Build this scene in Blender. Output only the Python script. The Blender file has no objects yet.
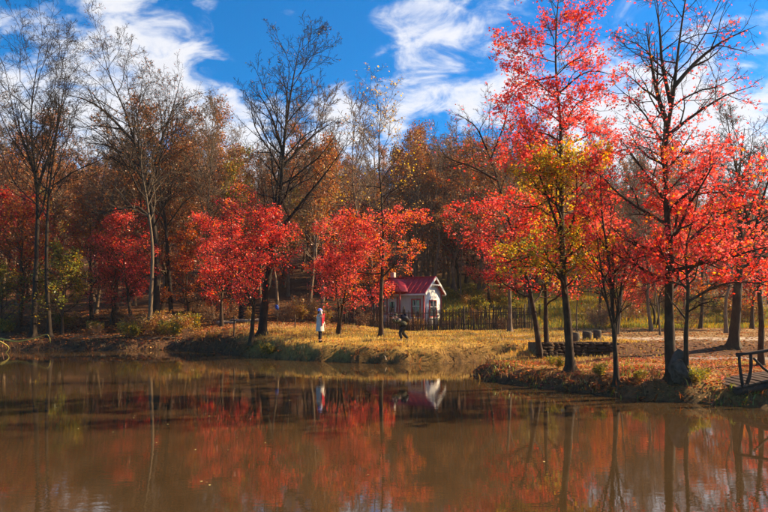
import bpy, bmesh, math, random
import numpy as np
from mathutils import Vector, Matrix

# ------------------------------------------------------------------ camera, sky, sun, exposure
scene = bpy.context.scene
COL = scene.collection
FPX, HOR, CAMZ = 597.3, 310.0, 2.4          # focal length in photo pixels, horizon row, eye height
cam_d = bpy.data.cameras.new('camera')
cam = bpy.data.objects.new('camera', cam_d); COL.objects.link(cam)
cam.location = (0, 0, CAMZ); cam.rotation_euler = (math.radians(90), 0, 0)
cam_d.lens = 28.0; cam_d.sensor_width = 36.0; cam_d.shift_y = (HOR - 256) / 768.0
cam_d.clip_start = 0.1; cam_d.clip_end = 2000
scene.camera = cam

SUN_AZ, SUN_EL = math.radians(75), math.radians(33)     # azimuth clockwise from +Y
SKY_STRENGTH, SUN_STRENGTH, EXPOSURE = 0.085, 5.0, 1.25
sun_d = bpy.data.lights.new('sun', 'SUN'); sun_d.energy = SUN_STRENGTH; sun_d.angle = math.radians(0.55)
sun_d.color = (1.0, 0.78, 0.50)
sun = bpy.data.objects.new('sun', sun_d); COL.objects.link(sun)
sdir = Vector((math.sin(SUN_AZ) * math.cos(SUN_EL), math.cos(SUN_AZ) * math.cos(SUN_EL), math.sin(SUN_EL)))
sun.rotation_euler = sdir.to_track_quat('Z', 'Y').to_euler()
sun.location = (40, 30, 60)

vs = scene.view_settings
vs.view_transform = 'Standard'; vs.look = 'None'; vs.gamma = 1.0; vs.exposure = EXPOSURE; vs.use_curve_mapping = False
cy = scene.cycles
cy.max_bounces = 6; cy.diffuse_bounces = 2; cy.glossy_bounces = 3; cy.transmission_bounces = 3
cy.transparent_max_bounces = 6; cy.caustics_reflective = False; cy.caustics_refractive = False
cy.use_denoising = True; cy.use_adaptive_sampling = True; cy.adaptive_threshold = 0.02
cy.sample_clamp_indirect = 6.0

def nd(nt, typ, **kw):
    n = nt.nodes.new(typ)
    for k, v in kw.items():
        if k.startswith('i_'):
            n.inputs[k[2:].replace('_', ' ')].default_value = v
        else:
            setattr(n, k, v)
    return n

def ramp(nt, stops, interp='LINEAR'):
    r = nt.nodes.new('ShaderNodeValToRGB'); cr = r.color_ramp; cr.interpolation = interp
    while len(cr.elements) < len(stops): cr.elements.new(0.5)
    for e, (p, c) in zip(cr.elements, stops):
        e.position = p; e.color = (*c, 1) if len(c) == 3 else c
    return r

world = bpy.data.worlds.new('World'); scene.world = world; world.use_nodes = True
world.cycles.sampling_method = 'MANUAL'; world.cycles.sample_map_resolution = 512
nt = world.node_tree; nt.nodes.clear(); L = nt.links.new
sky = nd(nt, 'ShaderNodeTexSky', sky_type='NISHITA', sun_disc=False, sun_elevation=SUN_EL, sun_rotation=SUN_AZ,
         altitude=200, air_density=1.0, dust_density=0.6, ozone_density=2.5)
hsv = nd(nt, 'ShaderNodeHueSaturation'); hsv.inputs['Saturation'].default_value = 1.72; hsv.inputs['Hue'].default_value = 0.492
hsv.inputs['Value'].default_value = 0.95
L(sky.outputs[0], hsv.inputs['Color'])
tc = nd(nt, 'ShaderNodeTexCoord')
nrm = nd(nt, 'ShaderNodeVectorMath', operation='NORMALIZE'); L(tc.outputs['Generated'], nrm.inputs[0])
sep = nd(nt, 'ShaderNodeSeparateXYZ'); L(nrm.outputs[0], sep.inputs[0])
zc = nd(nt, 'ShaderNodeMath', operation='MAXIMUM'); L(sep.outputs['Z'], zc.inputs[0]); zc.inputs[1].default_value = 0.0
zo = nd(nt, 'ShaderNodeMath', operation='ADD'); L(zc.outputs[0], zo.inputs[0]); zo.inputs[1].default_value = 0.42
inv = nd(nt, 'ShaderNodeMath', operation='DIVIDE'); inv.inputs[0].default_value = 1.0; L(zo.outputs[0], inv.inputs[1])
scl = nd(nt, 'ShaderNodeVectorMath', operation='SCALE'); L(nrm.outputs[0], scl.inputs[0]); L(inv.outputs[0], scl.inputs['Scale'])
n1 = nd(nt, 'ShaderNodeTexNoise'); n1.inputs['Scale'].default_value = 2.9; n1.inputs['Detail'].default_value = 9
n1.inputs['Roughness'].default_value = 0.58; n1.inputs['Distortion'].default_value = 0.35
mp = nd(nt, 'ShaderNodeMapping'); mp.inputs['Location'].default_value = (3.1, 1.7, 0.4); mp.inputs['Rotation'].default_value = (0, 0, 0.5)
mp.inputs['Scale'].default_value = (1.0, 1.35, 1.0)
L(scl.outputs[0], mp.inputs[0]); L(mp.outputs[0], n1.inputs['Vector'])
n1c = nd(nt, 'ShaderNodeMath', operation='MULTIPLY_ADD'); L(n1.outputs[0], n1c.inputs[0]); n1c.inputs[1].default_value = 1.1; n1c.inputs[2].default_value = -0.88
nf = nd(nt, 'ShaderNodeTexNoise'); nf.inputs['Scale'].default_value = 9; nf.inputs['Detail'].default_value = 8; nf.inputs['Roughness'].default_value = 0.6; nf.inputs['Distortion'].default_value = 0.5
L(mp.outputs[0], nf.inputs['Vector'])
nfa = nd(nt, 'ShaderNodeMath', operation='MULTIPLY_ADD'); L(nf.outputs[0], nfa.inputs[0]); nfa.inputs[1].default_value = 1.5; L(n1c.outputs[0], nfa.inputs[2])
acc = nfa.outputs[0]
# cloud banks: (direction seen from the pond, sharpness, amount)
for px, py, k, a in [(60, 40, 110, .17), (140, 40, 180, .22), (190, 85, 180, .23), (232, 130, 180, .22), (20, 130, 70, .25), (110, 120, 110, .18),
                     (430, 2, 420, .42), (405, 50, 900, .26), (440, 85, 900, .16), (345, 118, 700, .34), (400, 118, 1500, .32), (325, 165, 220, .26), (470, 112, 1500, .30), (505, 88, 1500, .22),
                     (420, 135, 900, -.06), (545, 110, 700, .10), (600, 158, 160, .36), (660, 168, 160, .36), (745, 165, 90, .36), (675, 125, 70, .26), (260, 185, 110, .26), (292, 12, 2500, .3), (335, 75, 2500, .25),
                     (300, 55, 160, -.22), (245, 20, 200, -.18), (20, 2, 250, -.16), (370, 75, 500, -.1), (700, 60, 60, -.08)]:
    d = Vector(((px - 384) / FPX, 1, (HOR - py) / FPX)).normalized()
    dp = nd(nt, 'ShaderNodeVectorMath', operation='DOT_PRODUCT'); L(nrm.outputs[0], dp.inputs[0]); dp.inputs[1].default_value = d
    m1 = nd(nt, 'ShaderNodeMath', operation='MULTIPLY_ADD'); L(dp.outputs['Value'], m1.inputs[0]); m1.inputs[1].default_value = k; m1.inputs[2].default_value = -k
    ex = nd(nt, 'ShaderNodeMath', operation='EXPONENT'); L(m1.outputs[0], ex.inputs[0])
    ad = nd(nt, 'ShaderNodeMath', operation='MULTIPLY_ADD'); L(ex.outputs[0], ad.inputs[0]); ad.inputs[1].default_value = a * 0.95; L(acc, ad.inputs[2])
    acc = ad.outputs[0]
mr = nd(nt, 'ShaderNodeMapRange', interpolation_type='SMOOTHSTEP'); L(acc, mr.inputs['Value'])
mr.inputs['From Min'].default_value = 0.46; mr.inputs['From Max'].default_value = 0.98
mr.inputs['To Min'].default_value = 0.0; mr.inputs['To Max'].default_value = 0.93
shade = ramp(nt, [(0.45, (4.3, 4.5, 5.0)), (0.75, (5.6, 5.5, 5.5)), (1.0, (4.7, 4.7, 4.9))]); L(acc, shade.inputs[0])
mixc = nd(nt, 'ShaderNodeMix', data_type='RGBA'); tint = nd(nt, 'ShaderNodeMix', data_type='RGBA', blend_type='MULTIPLY'); tint.inputs['Factor'].default_value = 1; tint.inputs['B'].default_value = (.50, .82, 1.0, 1); L(hsv.outputs[0], tint.inputs['A'])
L(mr.outputs[0], mixc.inputs['Factor']); L(tint.outputs['Result'], mixc.inputs['A']); L(shade.outputs[0], mixc.inputs['B'])
bg = nd(nt, 'ShaderNodeBackground'); bg.inputs['Strength'].default_value = SKY_STRENGTH; L(mixc.outputs['Result'], bg.inputs['Color'])
wo = nd(nt, 'ShaderNodeOutputWorld'); L(bg.outputs[0], wo.inputs['Surface'])

# ------------------------------------------------------------------ helpers
rng = np.random.default_rng(11)
random.seed(5)

def px_dir(px, py): return np.array([(px - 384) / FPX, 1.0, (HOR - py) / FPX])
def PX(px, py, D): return np.array([(px - 384) * D / FPX, D, CAMZ + (HOR - py) * D / FPX])
def shore_pt(px, py): D = CAMZ * FPX / (py - HOR); return ((px - 384) * D / FPX, D)

def mesh_obj(name, verts, faces, mat, parent=None, col=None, smooth=False, loc=None):
    """faces: (F,k) int array, or list of such arrays."""
    me = bpy.data.meshes.new(name)
    verts = np.asarray(verts, dtype=np.float32).reshape(-1, 3)
    if not isinstance(faces, list): faces = [faces]
    faces = [np.asarray(f, dtype=np.int32) for f in faces if len(f)]
    nl = sum(f.size for f in faces); nf = sum(len(f) for f in faces)
    me.vertices.add(len(verts)); me.vertices.foreach_set('co', verts.ravel())
    me.loops.add(nl); me.polygons.add(nf)
    me.loops.foreach_set('vertex_index', np.concatenate([f.ravel() for f in faces]))
    tot = np.concatenate([np.full(len(f), f.shape[1], np.int32) for f in faces])
    st = np.concatenate([[0], np.cumsum(tot)[:-1]]).astype(np.int32)
    me.polygons.foreach_set('loop_start', st)
    if smooth: me.polygons.foreach_set('use_smooth', np.ones(nf, bool))
    if col is not None:
        a = me.color_attributes.new('col', 'FLOAT_COLOR', 'POINT')
        c = np.ones((len(verts), 4), np.float32); c[:, :3] = col
        a.data.foreach_set('color', c.ravel())
    me.update(calc_edges=True); me.validate()
    if mat is not None: me.materials.append(mat)
    o = bpy.data.objects.new(name, me); COL.objects.link(o)
    if parent is not None: o.parent = parent
    if loc is not None: o.location = loc
    return o

def tag(o, label=None, cat=None, group=None, kind=None):
    if label: o['label'] = label
    if cat: o['category'] = cat
    if group: o['group'] = group
    if kind: o['kind'] = kind
    return o

def empty(name, loc, label, cat, group=None, rz=0):
    o = bpy.data.objects.new(name, None); COL.objects.link(o)
    o.location = tuple(float(v) for v in loc); o.rotation_euler = (0, 0, rz); o.empty_display_size = 0.2
    return tag(o, label, cat, group)

def copy_tree(root, loc, rz, s=1.0, label=None, group=None, sz=None):
    r = root.copy(); COL.objects.link(r)
    r.location = tuple(float(v) for v in loc); r.rotation_euler = (random.uniform(-.03, .03), random.uniform(-.03, .03), rz); r.scale = (s, s, sz or s)
    if label: r['label'] = label
    if group: r['group'] = group
    for ch in list(root.children):
        c = ch.copy(); COL.objects.link(c); c.parent = r
        for g in ch.children:
            d = g.copy(); COL.objects.link(d); d.parent = c
    return r

# ------------------------------------------------------------------ materials
def mat_new(name):
    m = bpy.data.materials.new(name); m.use_nodes = True; m.node_tree.nodes.clear(); return m, m.node_tree

def mat_plain(name, c1, c2=None, scale=8.0, rough=0.8, bump=0.3, spec=0.3, detail=6, dist=0.02, stretch=(1, 1, 1)):
    m, nt = mat_new(name); L = nt.links.new
    tc = nd(nt, 'ShaderNodeTexCoord'); mp = nd(nt, 'ShaderNodeMapping'); mp.inputs['Scale'].default_value = stretch
    L(tc.outputs['Object'], mp.inputs[0])
    n = nd(nt, 'ShaderNodeTexNoise'); n.inputs['Scale'].default_value = scale; n.inputs['Detail'].default_value = detail; n.inputs['Roughness'].default_value = .65
    L(mp.outputs[0], n.inputs['Vector'])
    r = ramp(nt, [(0.33, c1), (0.68, c2 or c1)]); L(n.outputs[0], r.inputs[0])
    p = nd(nt, 'ShaderNodeBsdfPrincipled'); p.inputs['Roughness'].default_value = rough; p.inputs['Specular IOR Level'].default_value = spec
    L(r.outputs[0], p.inputs['Base Color'])
    if bump:
        b = nd(nt, 'ShaderNodeBump'); b.inputs['Strength'].default_value = bump; b.inputs['Distance'].default_value = dist
        L(n.outputs[0], b.inputs['Height']); L(b.outputs[0], p.inputs['Normal'])
    o = nd(nt, 'ShaderNodeOutputMaterial'); L(p.outputs[0], o.inputs[0])
    return m

def mat_bark(name, c1, c2, c3):
    m, nt = mat_new(name); L = nt.links.new
    tc = nd(nt, 'ShaderNodeTexCoord')
    mp = nd(nt, 'ShaderNodeMapping'); mp.inputs['Scale'].default_value = (14, 14, 2.6); L(tc.outputs['Object'], mp.inputs[0])
    n = nd(nt, 'ShaderNodeTexNoise'); n.inputs['Scale'].default_value = 1.5; n.inputs['Detail'].default_value = 7; n.inputs['Roughness'].default_value = .7; L(mp.outputs[0], n.inputs['Vector'])
    n2 = nd(nt, 'ShaderNodeTexNoise'); n2.inputs['Scale'].default_value = 2.2; n2.inputs['Detail'].default_value = 4; L(tc.outputs['Object'], n2.inputs['Vector'])
    r = ramp(nt, [(0.3, c1), (0.7, c2)]); L(n.outputs[0], r.inputs[0])
    r2 = ramp(nt, [(0.52, (0, 0, 0)), (0.66, (1, 1, 1))]); L(n2.outputs[0], r2.inputs[0])
    mx = nd(nt, 'ShaderNodeMix', data_type='RGBA'); L(r2.outputs[0], mx.inputs['Factor']); L(r.outputs[0], mx.inputs['A']); mx.inputs['B'].default_value = (*c3, 1)
    p = nd(nt, 'ShaderNodeBsdfPrincipled'); p.inputs['Roughness'].default_value = .85; p.inputs['Specular IOR Level'].default_value = .25
    L(mx.outputs['Result'], p.inputs['Base Color'])
    b = nd(nt, 'ShaderNodeBump'); b.inputs['Strength'].default_value = .9; b.inputs['Distance'].default_value = .03; L(n.outputs[0], b.inputs['Height']); L(b.outputs[0], p.inputs['Normal'])
    o = nd(nt, 'ShaderNodeOutputMaterial'); L(p.outputs[0], o.inputs[0])
    return m

def mat_leaf(name, trans=0.5, boost=1.0):
    m, nt = mat_new(name); L = nt.links.new
    a = nd(nt, 'ShaderNodeAttribute', attribute_name='col')
    d = nd(nt, 'ShaderNodeBsdfDiffuse'); t = nd(nt, 'ShaderNodeBsdfTranslucent')
    L(a.outputs['Color'], d.inputs['Color'])
    h = nd(nt, 'ShaderNodeHueSaturation'); h.inputs['Saturation'].default_value = 1.05; h.inputs['Value'].default_value = boost; L(a.outputs['Color'], h.inputs['Color'])
    L(h.outputs[0], t.inputs['Color'])
    x = nd(nt, 'ShaderNodeMixShader'); x.inputs[0].default_value = trans; L(d.outputs[0], x.inputs[1]); L(t.outputs[0], x.inputs[2])
    g = nd(nt, 'ShaderNodeBsdfGlossy'); g.inputs['Roughness'].default_value = .45; g.inputs['Color'].default_value = (1, 1, 1, 1)
    x2 = nd(nt, 'ShaderNodeMixShader'); x2.inputs[0].default_value = .03; L(x.outputs[0], x2.inputs[1]); L(g.outputs[0], x2.inputs[2])
    o = nd(nt, 'ShaderNodeOutputMaterial'); L(x2.outputs[0], o.inputs[0])
    return m

M = {}
M['bark'] = mat_bark('bark_dark', (.022, .0115, .006), (.085, .046, .022), (.10, .066, .03))
M['bark_brown'] = mat_bark('bark_brown', (.09, .055, .03), (.26, .16, .09), (.28, .20, .12))
M['bark_pale'] = mat_bark('bark_pale', (.085, .056, .032), (.23, .16, .095), (.12, .085, .05))
M['bark_black'] = mat_bark('bark_black', (.011, .0065, .004), (.042, .025, .014), (.05, .034, .018))
M['leaf'] = mat_leaf('leaf', .62, 1.33)
M['leaf_dry'] = mat_leaf('leaf_dry', .35, 1.0)
M['grass'] = mat_leaf('grass_blade', .4, 1.0)
M['litter'] = mat_leaf('leaf_litter', .2, 1.0)
M['wood'] = mat_plain('weathered_wood', (.05, .032, .02), (.16, .10, .06), 5, .85, .5, .2, stretch=(1, 1, .25))
M['wood_dark'] = mat_plain('dark_log', (.02, .014, .01), (.065, .043, .028), 7, .8, .5, .3)
M['stone'] = mat_plain('stone', (.045, .033, .022), (.13, .10, .07), 6, .9, .7, .2, dist=.03)
M['stone_pale'] = mat_plain('pale_stone', (.16, .12, .08), (.34, .26, .18), 6, .9, .6, .2, dist=.03)
M['white'] = mat_plain('white_paint', (.66, .60, .50), (.84, .77, .66), 4, .6, .1, .3)
M['plaster'] = mat_plain('grey_plaster', (.50, .42, .31), (.66, .56, .42), 3, .75, .15, .3)
M['trim'] = mat_plain('red_trim', (.36, .05, .04), (.52, .10, .08), 6, .6, .1, .3)
M['roof'] = mat_plain('red_roof', (.38, .014, .02), (.66, .035, .045), 3, .55, .2, .4)
M['dark'] = mat_plain('dark_void', (.012, .012, .014), (.03, .03, .03), 5, .8, 0, .2)

def mat_glass():
    m, nt = mat_new('window_glass'); L = nt.links.new
    p = nd(nt, 'ShaderNodeBsdfPrincipled'); p.inputs['Base Color'].default_value = (.03, .045, .06, 1); p.inputs['Roughness'].default_value = .04
    p.inputs['Specular IOR Level'].default_value = .8
    o = nd(nt, 'ShaderNodeOutputMaterial'); L(p.outputs[0], o.inputs[0]); return m
M['glass'] = mat_glass()

# ------------------------------------------------------------------ terrain
far = [(-70, 349.3), (-20, 349.8), (30, 350.5), (75, 350), (120, 351), (165, 350), (195, 351.5), (230, 354), (262, 358), (300, 361), (350, 363),
       (400, 364.5), (440, 364), (478, 362), (500, 361.5), (512, 363), (494, 366), (478, 369), (469, 373), (470, 377), (484, 381), (512, 385), (545, 389),
       (580, 393), (620, 398), (655, 401.5), (700, 404), (735, 407), (752, 408)]
SH = [shore_pt(*p) for p in far]
SH += [(9.7, 14.3), (10.3, 15.6), (10.5, 17.0), (11.3, 17.2), (11.5, 15.3), (11.9, 13.8), (14, 11), (15, 7), (13, 2.5), (7, 0.9), (0, 0.6), (-10, 0.2), (-40, 1), (-62, 9), (-66, 26), (-48, 36.5)]
SH = np.array(SH)

def sdist(x, y):
    """signed distance to the pond edge, negative over water"""
    x = np.asarray(x, float); y = np.asarray(y, float)
    a = SH; b = np.roll(SH, -1, 0)
    best = np.full(x.shape, 1e9); ins = np.zeros(x.shape, bool)
    for (ax, ay), (bx, by) in zip(a, b):
        ex, ey = bx - ax, by - ay
        t = np.clip(((x - ax) * ex + (y - ay) * ey) / (ex * ex + ey * ey), 0, 1)
        best = np.minimum(best, (x - ax - t * ex) ** 2 + (y - ay - t * ey) ** 2)
        c = (ay > y) != (by > y)
        ins ^= c & (x < ex * (y - ay) / (ey if ey else 1e-9) + ax)
    d = np.sqrt(best)
    return np.where(ins, -d, d)

def sst(a, b, v): t = np.clip((v - a) / (b - a), 0, 1); return t * t * (3 - 2 * t)

def wob(x, y):
    return (np.sin(x * 1.3 + 1.7 * np.sin(y * .9)) * np.sin(y * 1.1 + .6 * np.sin(x * .7 + 2)) * .5
            + np.sin(x * 3.1 + y * 2.2 + 1) * .18 + np.sin(y * 3.9 - x * 1.7 + 4) * .16 + np.sin(x * 7.3 - y * 5.1) * .08 + np.sin(x * 5.9 + y * 8.3) * .08)

XK = [-14, -9, -3, 2, 6.5, 9.5]
TAB = [([30, 36, 40, 46], [.45, .55, .95, 1.7]),
       ([28, 33, 36.5, 39.5, 46], [.75, 1.05, 1.42, 1.5, 1.8]),
       ([24, 28, 33, 37, 40, 46], [.6, .82, 1.05, 1.38, 1.42, 1.6]),
       ([24, 28, 36, 44], [.6, .82, .95, 1.02]),
       ([14, 17, 20, 22.6, 24.5, 28, 36, 44], [.55, .55, .52, .42, .7, .88, 1.0, 1.1]),
       ([14, 16.5, 20.5, 23.2, 24.6, 36, 44], [.48, .52, .60, .62, 1.02, 1.06, 1.2])]

def height(x, y):
    x = np.asarray(x, float); y = np.asarray(y, float)
    hs = [np.interp(y, *t) for t in TAB]
    h = hs[0].copy()
    for k in range(1, len(XK)):
        h = h + (hs[k] - hs[k - 1]) * sst(XK[k - 1], XK[k], x)
    hill = np.where(y > 44, (y - 44), 0.0)
    hh = .165 * hill ** 1.02
    hh = np.minimum(hh, 21 + .02 * hill)
    hh *= 1 - .28 * sst(12, 50, x) * (1 - .6 * sst(110, 160, y))
    h = h + hh + 8.5 * sst(124, 156, y) * (1 - .75 * sst(20, 55, x))
    h = h + .05 * wob(x, y) * sst(12, 30, y + 0 * x) + .25 * wob(x * .25, y * .25) * sst(44, 70, y)
    # bank behind the viewer and far surroundings
    h = np.where(y < 8, .75 + .02 * np.maximum(0, -y) + .04 * wob(x, y), h)
    h = np.maximum(h, .4)
    d = sdist(x, y)
    de = np.maximum(d - .38 * np.clip(wob(x * 2.1, y * 2.1) + .25, 0, 1) - .12 * np.clip(wob(x * 5 + 3, y * 5), 0, 1), d * .12)
    bank = -.06 + (h + .06) * (1 - np.exp(-np.maximum(de, 0) / .36))
    bank = bank + .05 * np.sin(x * 9 + y * 4) * np.exp(-((d - .35) / .3) ** 2) + .06 * np.sin(x * 4.1 - y * 6) * np.exp(-((d - .5) / .4) ** 2)
    bed = -np.minimum(1.6, .06 + .45 * np.maximum(-d, 0))
    return np.where(d > 0, bank, bed)

def H1(x, y): return float(height(np.array([x]), np.array([y]))[0])
_Ds = np.concatenate([np.arange(12, 60, .04), np.arange(60, 140, .2)])
def hit(px, py):
    """the place on the ground that the photograph shows at (px,py)"""
    xs = (px - 384) * _Ds / FPX; z = height(xs, _Ds); rz = CAMZ + (HOR - py) * _Ds / FPX
    k = np.argmax((z >= rz) & (z > 0.0))
    D = _Ds[k]
    return np.array([xs[k], D, z[k]])
def on(px, D): x = (px - 384) * D / FPX; return np.array([x, D, H1(x, D)])

def axis(segs):
    out = [np.arange(a, b, s) for a, b, s in segs]
    return np.concatenate(out + [[segs[-1][1]]])
gx = axis([(-240, -80, 20), (-80, -36, 4), (-36, -22, .8), (-22, 16, .24), (16, 32, .6), (32, 80, 4), (80, 240, 20)])
gy = axis([(-60, -8, 8), (-8, 6, 1.5), (6, 13, .8), (13, 34, .22), (34, 46, .4), (46, 80, 1.2), (80, 140, 4), (140, 280, 20)])
X, Y = np.meshgrid(gx, gy); xf, yf = X.ravel(), Y.ravel(); zf = height(xf, yf); df = sdist(xf, yf)
nx, ny = len(gx), len(gy)
ii = (np.arange(ny - 1)[:, None] * nx + np.arange(nx - 1)[None, :]).ravel()
quads = np.stack([ii, ii + 1, ii + 1 + nx, ii + nx], 1)

def lerp(a, b, t): return a + (np.asarray(b) - a) * t[:, None]
def ground_color(x, y, d):
    n = wob(x * 1.1 + 3, y * 1.1) * .5 + .5; n2 = wob(x * .35, y * .35 + 5) * .5 + .5
    c = np.tile(np.array([.14, .066, .03]), (len(x), 1))                       # forest floor
    c = lerp(c, [.20, .10, .035], sst(.4, .9, n))
    gold = sst(-8.5, -5.5, x + n) * (1 - sst(7, 9, x)) * sst(22, 25, y) * (1 - sst(35, 38, y + n))
    c = lerp(c, [.62, .39, .085], gold * (.55 + .45 * sst(.25, .7, n)))
    hillg = sst(1.5, 5, x) * sst(40.5, 43, y) * (1 - sst(66, 80, y)) * (1 - sst(30, 40, x))
    c = lerp(c, [.30, .27, .045], hillg * (.45 + .5 * sst(.2, .75, n)))
    rightg = sst(8.5, 10, x) * sst(25, 29, y) * (1 - sst(41, 43, y))
    c = lerp(c, [.40, .27, .11], rightg * .8)
    pen = sst(2, 3.5, x) * (1 - sst(21.4, 22.6, y)) * sst(12, 13, y)
    c = lerp(c, [.40, .20, .075], pen * (.6 + .4 * n))
    c = lerp(c, [.46, .32, .08], pen * sst(.5, .8, n2) * .8)
    pathl = sst(-16, -13, x) * (1 - sst(-4, -1.5, x)) * sst(35.6, 36.3, y + .4 * n2) * (1 - sst(39.2, 40.2, y + .6 * n2))
    c = lerp(c, [.42, .20, .11], pathl)
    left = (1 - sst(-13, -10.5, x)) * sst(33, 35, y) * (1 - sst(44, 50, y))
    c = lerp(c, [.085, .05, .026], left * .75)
    bank = np.exp(-(np.maximum(d, 0) / .75) ** 2) * (d > -.5)
    c = lerp(c, [.085, .05, .028], bank * .8)
    c = np.where((d < .05)[:, None], np.array([.05, .032, .018]), c)
    return c
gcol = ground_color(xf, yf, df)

def mat_ground():
    m, nt = mat_new('ground_soil'); L = nt.links.new
    a = nd(nt, 'ShaderNodeAttribute', attribute_name='col'); tc = nd(nt, 'ShaderNodeTexCoord')
    n = nd(nt, 'ShaderNodeTexNoise'); n.inputs['Scale'].default_value = 5.5; n.inputs['Detail'].default_value = 8; n.inputs['Roughness'].default_value = .72; L(tc.outputs['Object'], n.inputs['Vector'])
    v = nd(nt, 'ShaderNodeTexVoronoi'); v.inputs['Scale'].default_value = 16; L(tc.outputs['Object'], v.inputs['Vector'])
    r = ramp(nt, [(0.3, (.35, .33, .3)), (0.72, (1.35, 1.3, 1.2))]); L(n.outputs[0], r.inputs[0])
    mx = nd(nt, 'ShaderNodeMix', data_type='RGBA', blend_type='MULTIPLY'); mx.inputs['Factor'].default_value = 1; L(a.outputs['Color'], mx.inputs['A']); L(r.outputs[0], mx.inputs['B'])
    sp = nd(nt, 'ShaderNodeSeparateColor'); L(v.outputs['Color'], sp.inputs[0])
    r3 = ramp(nt, [(0, (.75, .7, .7)), (1, (1.3, 1.2, 1.1))]); L(sp.outputs[0], r3.inputs[0])
    mx2 = nd(nt, 'ShaderNodeMix', data_type='RGBA', blend_type='MULTIPLY'); mx2.inputs['Factor'].default_value = .8; L(mx.outputs['Result'], mx2.inputs['A']); L(r3.outputs[0], mx2.inputs['B'])
    p = nd(nt, 'ShaderNodeBsdfPrincipled'); p.inputs['Roughness'].default_value = .95; p.inputs['Specular IOR Level'].default_value = .15
    L(mx2.outputs['Result'], p.inputs['Base Color'])
    b = nd(nt, 'ShaderNodeBump'); b.inputs['Strength'].default_value = .8; b.inputs['Distance'].default_value = .06; L(n.outputs[0], b.inputs['Height']); L(b.outputs[0], p.inputs['Normal'])
    o = nd(nt, 'ShaderNodeOutputMaterial'); L(p.outputs[0], o.inputs[0]); return m
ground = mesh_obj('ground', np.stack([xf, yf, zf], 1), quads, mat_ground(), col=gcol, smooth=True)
tag(ground, kind='structure')

def mat_water():
    m, nt = mat_new('pond_water'); L = nt.links.new
    tc = nd(nt, 'ShaderNodeTexCoord')
    n = nd(nt, 'ShaderNodeTexNoise'); n.inputs['Scale'].default_value = 1.1; n.inputs['Detail'].default_value = 4; L(tc.outputs['Object'], n.inputs['Vector'])
    mp = nd(nt, 'ShaderNodeMapping'); mp.inputs['Scale'].default_value = (2.2, 5.5, 1); L(tc.outputs['Object'], mp.inputs[0])
    n2 = nd(nt, 'ShaderNodeTexNoise'); n2.inputs['Scale'].default_value = 1.6; n2.inputs['Detail'].default_value = 3; L(mp.outputs[0], n2.inputs['Vector'])
    r = ramp(nt, [(0.3, (.050, .029, .011)), (0.75, (.066, .039, .016))]); L(n.outputs[0], r.inputs[0])
    p = nd(nt, 'ShaderNodeBsdfPrincipled'); p.inputs['Roughness'].default_value = .02; p.inputs['IOR'].default_value = 2.0; p.inputs['Specular IOR Level'].default_value = .5
    L(r.outputs[0], p.inputs['Base Color'])
    b = nd(nt, 'ShaderNodeBump'); b.inputs['Strength'].default_value = .10; b.inputs['Distance'].default_value = .012; L(n2.outputs[0], b.inputs['Height']); L(b.outputs[0], p.inputs['Normal'])
    n3 = nd(nt, 'ShaderNodeTexNoise'); n3.inputs['Scale'].default_value = .35; n3.inputs['Detail'].default_value = 3; L(tc.outputs['Object'], n3.inputs['Vector'])
    r3 = ramp(nt, [(0.40, (.035,) * 3), (0.62, (.10,) * 3)]); L(n3.outputs[0], r3.inputs[0]); L(r3.outputs[0], b.inputs['Strength'])
    o = nd(nt, 'ShaderNodeOutputMaterial'); L(p.outputs[0], o.inputs[0]); return m
tag(mesh_obj('water', [(-75, -2, 0), (18, -2, 0), (18, 40, 0), (-75, 40, 0)], np.array([[0, 1, 2, 3]]), mat_water()), kind='structure')

def drape_strip(name, pts, widths, mat, step=.25, up=.02):
    pts = np.array(pts, float); seg = np.r_[0, np.cumsum(np.hypot(*np.diff(pts, axis=0).T))]
    s = np.arange(0, seg[-1], step); cx = np.interp(s, seg, pts[:, 0]); cyy = np.interp(s, seg, pts[:, 1]); w = np.interp(s, seg, widths)
    tx, ty = np.gradient(cx), np.gradient(cyy); ln = np.hypot(tx, ty); nxn, nyn = -ty / ln, tx / ln
    K = 9; u = np.linspace(-.5, .5, K)
    jit = 1 + .12 * np.sin(s * 1.7) + .08 * np.sin(s * 4.3 + 1)
    xs = cx[:, None] + nxn[:, None] * u * (w * jit)[:, None]; ys = cyy[:, None] + nyn[:, None] * u * (w * jit)[:, None]
    z = height(xs.ravel(), ys.ravel()).reshape(xs.shape) + up; z[:, 0] -= .06; z[:, -1] -= .06
    V = np.stack([xs, ys, z], 2).reshape(-1, 3); n = len(s)
    i = (np.arange(n - 1)[:, None] * K + np.arange(K - 1)[None]).ravel()
    return mesh_obj(name, V, np.stack([i, i + 1, i + 1 + K, i + K], 1), mat, smooth=True)
M['path'] = mat_plain('path_dust', (.30, .21, .13), (.52, .40, .27), 2.5, .95, .5, .1, 9, .03)
M['path_grey'] = mat_plain('path_gravel', (.20, .155, .115), (.36, .29, .22), 4, .95, .5, .1, 9, .03)
tag(drape_strip('road', [(3.5, 31.5), (8, 29.6), (12, 28.4), (20, 28), (34, 29)], [.4, 1.2, 3.2, 3.6, 3.6], M['path']), kind='structure')
tag(drape_strip('path', [(9.3, 21.6), (12, 22.0), (16, 22.0), (24, 22.2)], [.5, 1.2, 1.4, 1.5], M['path_grey']), kind='structure')
tag(drape_strip('path', [(-2, 38.2), (0, 37.2), (3.2, 36.4), (6, 34.6), (9, 32)], [.5, .5, .5, .6, .6], M['path']), kind='structure')

# ------------------------------------------------------------------ tree machinery
def norm(v): return v / np.maximum(np.linalg.norm(v, axis=-1, keepdims=True), 1e-9)

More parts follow.
